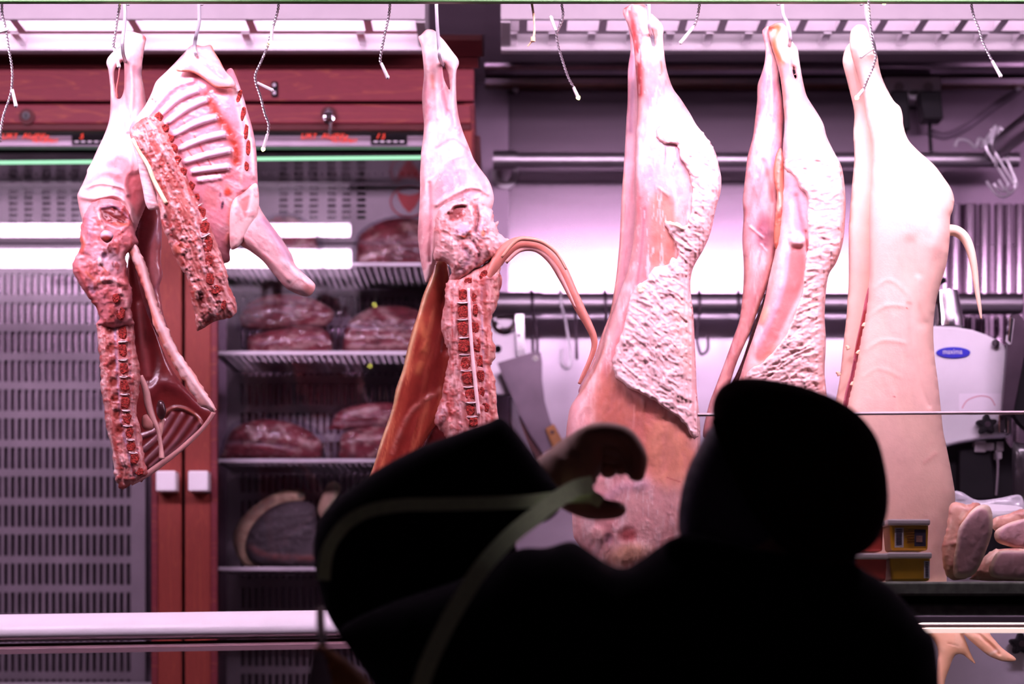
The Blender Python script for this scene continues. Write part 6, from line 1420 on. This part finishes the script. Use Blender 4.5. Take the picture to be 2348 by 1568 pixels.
# ================================================================ the customer in front of the counter
YP = 2.50
pr_ = thing('person', 'person seen from behind in a dark coat and dark red beret, left hand raised pointing', 'person', P(1560, 3728, YP))
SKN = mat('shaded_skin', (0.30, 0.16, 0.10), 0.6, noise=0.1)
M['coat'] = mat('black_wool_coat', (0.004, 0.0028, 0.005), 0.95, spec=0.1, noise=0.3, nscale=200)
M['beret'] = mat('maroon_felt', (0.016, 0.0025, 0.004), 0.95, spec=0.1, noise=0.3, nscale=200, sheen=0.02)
M['hair'] = mat('grey_purple_hair', (0.06, 0.045, 0.08), 0.6, noise=0.4, nscale=80, stretch=(12, 1, 1))
S25 = K * YP
def skin_body(name, V, E, R, root, m, parent):
    me = bpy.data.meshes.new(name); me.from_pydata([tuple(v) for v in V], E, [])
    o = bpy.data.objects.new(name, me); COL.objects.link(o)
    md = o.modifiers.new('s', 'SKIN'); sub = o.modifiers.new('u', 'SUBSURF'); sub.levels = 2; sub.render_levels = 2
    if not me.skin_vertices: 
        bpy.context.view_layer.objects.active = o
        bpy.ops.mesh.customdata_skin_add()
    for i, sv in enumerate(me.skin_vertices[0].data):
        sv.radius = (R[i], R[i]); sv.use_root = (i == root)
    dg = bpy.context.evaluated_depsgraph_get(); dg.update()
    me2 = bpy.data.meshes.new_from_object(o.evaluated_get(dg))
    bpy.data.objects.remove(o, do_unlink=True)
    me2.materials.clear()
    return link(name, me2, m, parent, smooth=True)
V = []; E = []; R = []
def jt(px, py, dy, r, par):
    V.append(P(px, py, YP + dy)); R.append(r); i = len(V) - 1
    if par is not None: E.append((par, i))
    return i
pel = jt(1560, 2420, 0, .13, None)
wa = jt(1580, 2150, 0, .11, pel); ch = jt(1620, 1750, .0, .125, wa); nk0 = jt(1700, 1440, .02, .075, ch)
nk = jt(1735, 1350, .03, .052, nk0); hd0 = jt(1765, 1230, .05, .075, nk); hd1 = jt(1800, 1110, .05, .088, hd0); hd2 = jt(1815, 1020, .05, .07, hd1)
nose = jt(1770, 1150, .155, .014, hd1)
for sx, kx in ((1440, 1430), (1690, 1700)):
    h0 = jt(sx, 2600, 0, .085, pel); k0 = jt(kx, 3120, -.01, .055, h0); a0 = jt(kx, 3610, .02, .04, k0); jt(kx, 3690, .13, .035, a0)
rs = jt(1990, 1500, 0, .06, ch); re = jt(2060, 1950, .03, .042, rs); rw = jt(1960, 2330, .10, .028, re); jt(1930, 2450, .13, .035, rw)
ls = jt(1300, 1440, .08, .045, ch); le = jt(850, 1290, .14, .030, ls); lf = jt(1050, 1190, .15, .034, le); lw = jt(1245, 1095, .20, .031, lf)
HD = .22
pa = jt(1300, 1085, HD, .045, lw); pb = jt(1350, 1040, HD, .040, pa)
# four fingers bent over, the thumb reaching out below
for i, (dy, kx, ky, mx, my, ex, ey, tx, ty) in enumerate([(-.030, 1376, 988, 1436, 1003, 1466, 1052, 1456, 1106), (-.008, 1374, 1008, 1434, 1026, 1458, 1064, 1444, 1096),
                                                          (.014, 1366, 1030, 1420, 1046, 1436, 1070, 1408, 1084), (.036, 1352, 1054, 1398, 1066, 1404, 1080, 1374, 1086)]):
    k0 = jt(kx, ky, HD + dy, .0180, pb); m0 = jt(mx, my, HD + dy, .0165, k0); e0 = jt(ex, ey, HD + dy, .0150, m0); jt(tx, ty, HD + dy, .0115, e0)
t0 = jt(1300, 1140, HD - .02, .028, pa); t1 = jt(1345, 1163, HD - .035, .0185, t0); t2 = jt(1400, 1170, HD - .04, .0140, t1); jt(1440, 1167, HD - .04, .010, t2)
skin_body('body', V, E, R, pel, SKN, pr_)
def cloth(name, outl, Y, m, asp, tm, parent=pr_, res=7, back=.8, feats=(), **kw):
    o, s_ = organic(name, parent, outl, Y, (1, 1, 1), m, list(feats), asp=asp, tmax=tm, res=res, back=back, **kw); return o, s_
coat = [(1180, 1262), (1250, 1256), (1310, 1241), (1350, 1263), (1390, 1290), (1430, 1303), (1470, 1283), (1510, 1254), (1555, 1232), (1650, 1250), (1850, 1290), (1945, 1290), (1990, 1312), (2035, 1340), (2080, 1385), (2120, 1440), (2146, 1485), (2160, 1700), (2170, 2100), (2150, 2950), (1010, 2950), (980, 2300), (930, 1850), (880, 1620), (850, 1560), (800, 1485), (780, 1440), (900, 1380), (1050, 1330)]
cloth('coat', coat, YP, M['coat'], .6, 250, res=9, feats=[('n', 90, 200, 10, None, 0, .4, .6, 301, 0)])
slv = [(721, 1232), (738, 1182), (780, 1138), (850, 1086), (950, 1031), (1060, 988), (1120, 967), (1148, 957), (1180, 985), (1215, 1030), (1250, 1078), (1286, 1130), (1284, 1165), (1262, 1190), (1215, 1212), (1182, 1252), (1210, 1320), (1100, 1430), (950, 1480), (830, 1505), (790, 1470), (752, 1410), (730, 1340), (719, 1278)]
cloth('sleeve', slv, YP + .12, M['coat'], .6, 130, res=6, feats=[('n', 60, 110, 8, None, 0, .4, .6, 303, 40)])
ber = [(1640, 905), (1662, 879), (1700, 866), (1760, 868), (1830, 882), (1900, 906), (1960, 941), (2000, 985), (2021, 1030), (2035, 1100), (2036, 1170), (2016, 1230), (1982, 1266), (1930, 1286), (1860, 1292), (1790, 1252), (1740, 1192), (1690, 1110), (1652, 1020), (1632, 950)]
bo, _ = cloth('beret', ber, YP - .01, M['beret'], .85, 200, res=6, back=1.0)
ptube('beret_band', bo, [(1640, 960), (1690, 1090), (1760, 1200), (1860, 1280), (1960, 1275)], [12] * 5, YP - .06, M['beret'], n=10)
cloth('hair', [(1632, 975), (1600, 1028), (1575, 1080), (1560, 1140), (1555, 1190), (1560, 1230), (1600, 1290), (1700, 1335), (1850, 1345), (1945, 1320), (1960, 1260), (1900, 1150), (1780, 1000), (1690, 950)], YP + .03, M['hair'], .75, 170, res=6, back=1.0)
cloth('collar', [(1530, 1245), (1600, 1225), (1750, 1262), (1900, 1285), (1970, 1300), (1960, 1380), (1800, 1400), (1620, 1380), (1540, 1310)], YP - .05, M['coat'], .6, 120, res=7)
for kx in (1430, 1700):
    ptube('trouser_leg', pr_, [(kx + 10, 2700), (kx, 3100), (kx, 3560), (kx, 3670)], [165, 130, 105, 100], YP, M['coat'], n=18)
    q = MB(); c = P(kx, 3728, YP); q.tube([(c.x, YP - .10, .045), (c.x, YP, .05), (c.x, YP + .10, .045), (c.x, YP + .17, .035)], [.036, .044, .043, .030], 16, sub=4); q.build('shoe', M['black'], pr_, smooth='auto')
# ---------- bag with a green strap, held in the hand
bg = thing('shoulder_bag', 'grey and brown bag at the bottom left hung on an olive green strap', 'bag', P(770, 1560, YP - .15))
M['bag_g'] = mat('grey_canvas', (0.42, 0.37, 0.37), 0.8, noise=0.15, nscale=150)
M['bag_b'] = mat('brown_leather', (0.50, 0.20, 0.05), 0.6, noise=0.25, nscale=60)
M['strap_g'] = mat('olive_webbing', (0.55, 0.76, 0.38), 0.85, noise=0.15, nscale=300)
M['strap_b'] = mat('dark_brown_strap', (0.045, 0.014, 0.010), 0.7, noise=0.2)
YB_ = YP - .15
_, sb = cloth('bag_body', [(735, 1478), (765, 1492), (810, 1525), (850, 1568), (885, 1640), (880, 1900), (690, 1900), (690, 1640), (704, 1568), (714, 1515), (722, 1488)], YB_, M['bag_b'], .6, 90, parent=bg, res=6)
cloth('bag_side', [(724, 1490), (742, 1498), (752, 1530), (760, 1570), (768, 1700), (770, 1890), (692, 1890), (692, 1640), (704, 1568), (713, 1520)], YB_ - .03, M['bag_g'], .35, 40, parent=bg, res=5)
def ribbon(name, pts, wd, m, Ys, parent, th=.0022):
    q = MB(); pp = catmull(pts, 8); ys = catmull(np.stack([Ys, Ys], 1), 8)[:, 0]
    t = np.gradient(pp, axis=0); t /= np.linalg.norm(t, axis=1)[:, None]; nrm = np.stack([-t[:, 1], t[:, 0]], 1)
    vs = []; fs = []
    for i, (p, n_, y) in enumerate(zip(pp, nrm, ys)):
        for sgn, dy in ((-1, 0), (1, 0), (1, th), (-1, th)):
            vs.append(P(p[0] + sgn * n_[0] * wd / 2, p[1] + sgn * n_[1] * wd / 2, y + dy))
    for i in range(len(pp) - 1):
        for j in range(4): fs.append((i * 4 + j, i * 4 + (j + 1) % 4, i * 4 + 4 + (j + 1) % 4, i * 4 + 4 + j))
    fs += [(0, 1, 2, 3), tuple((len(pp) - 1) * 4 + j for j in (3, 2, 1, 0))]
    q.add(vs, fs); return q.build(name, m, parent, smooth='auto')
ribbon('strap', [(742, 1330), (748, 1275), (765, 1235), (800, 1195), (850, 1170), (920, 1158), (1000, 1156), (1100, 1154), (1200, 1150), (1290, 1140), (1350, 1138), (1380, 1152)], 30, M['strap_g'], [2.52, 2.505, 2.49, 2.475, 2.47, 2.47, 2.48, 2.50, 2.54, 2.62, 2.65, 2.66], bg)
ribbon('strap', [(1360, 1110), (1320, 1120), (1270, 1150), (1225, 1185), (1170, 1230), (1110, 1295), (1060, 1370), (1015, 1450), (975, 1540), (945, 1640), (900, 1760)], 40, M['strap_g'], [2.64, 2.62, 2.58, 2.53, 2.47, 2.42, 2.40, 2.38, 2.37, 2.37, 2.40], bg)
ribbon('strap_end', [(735, 1390), (735, 1430), (738, 1465), (742, 1500), (748, 1520)], 20, M['strap_b'], [2.46, 2.41, 2.37, 2.345, 2.335], bg)
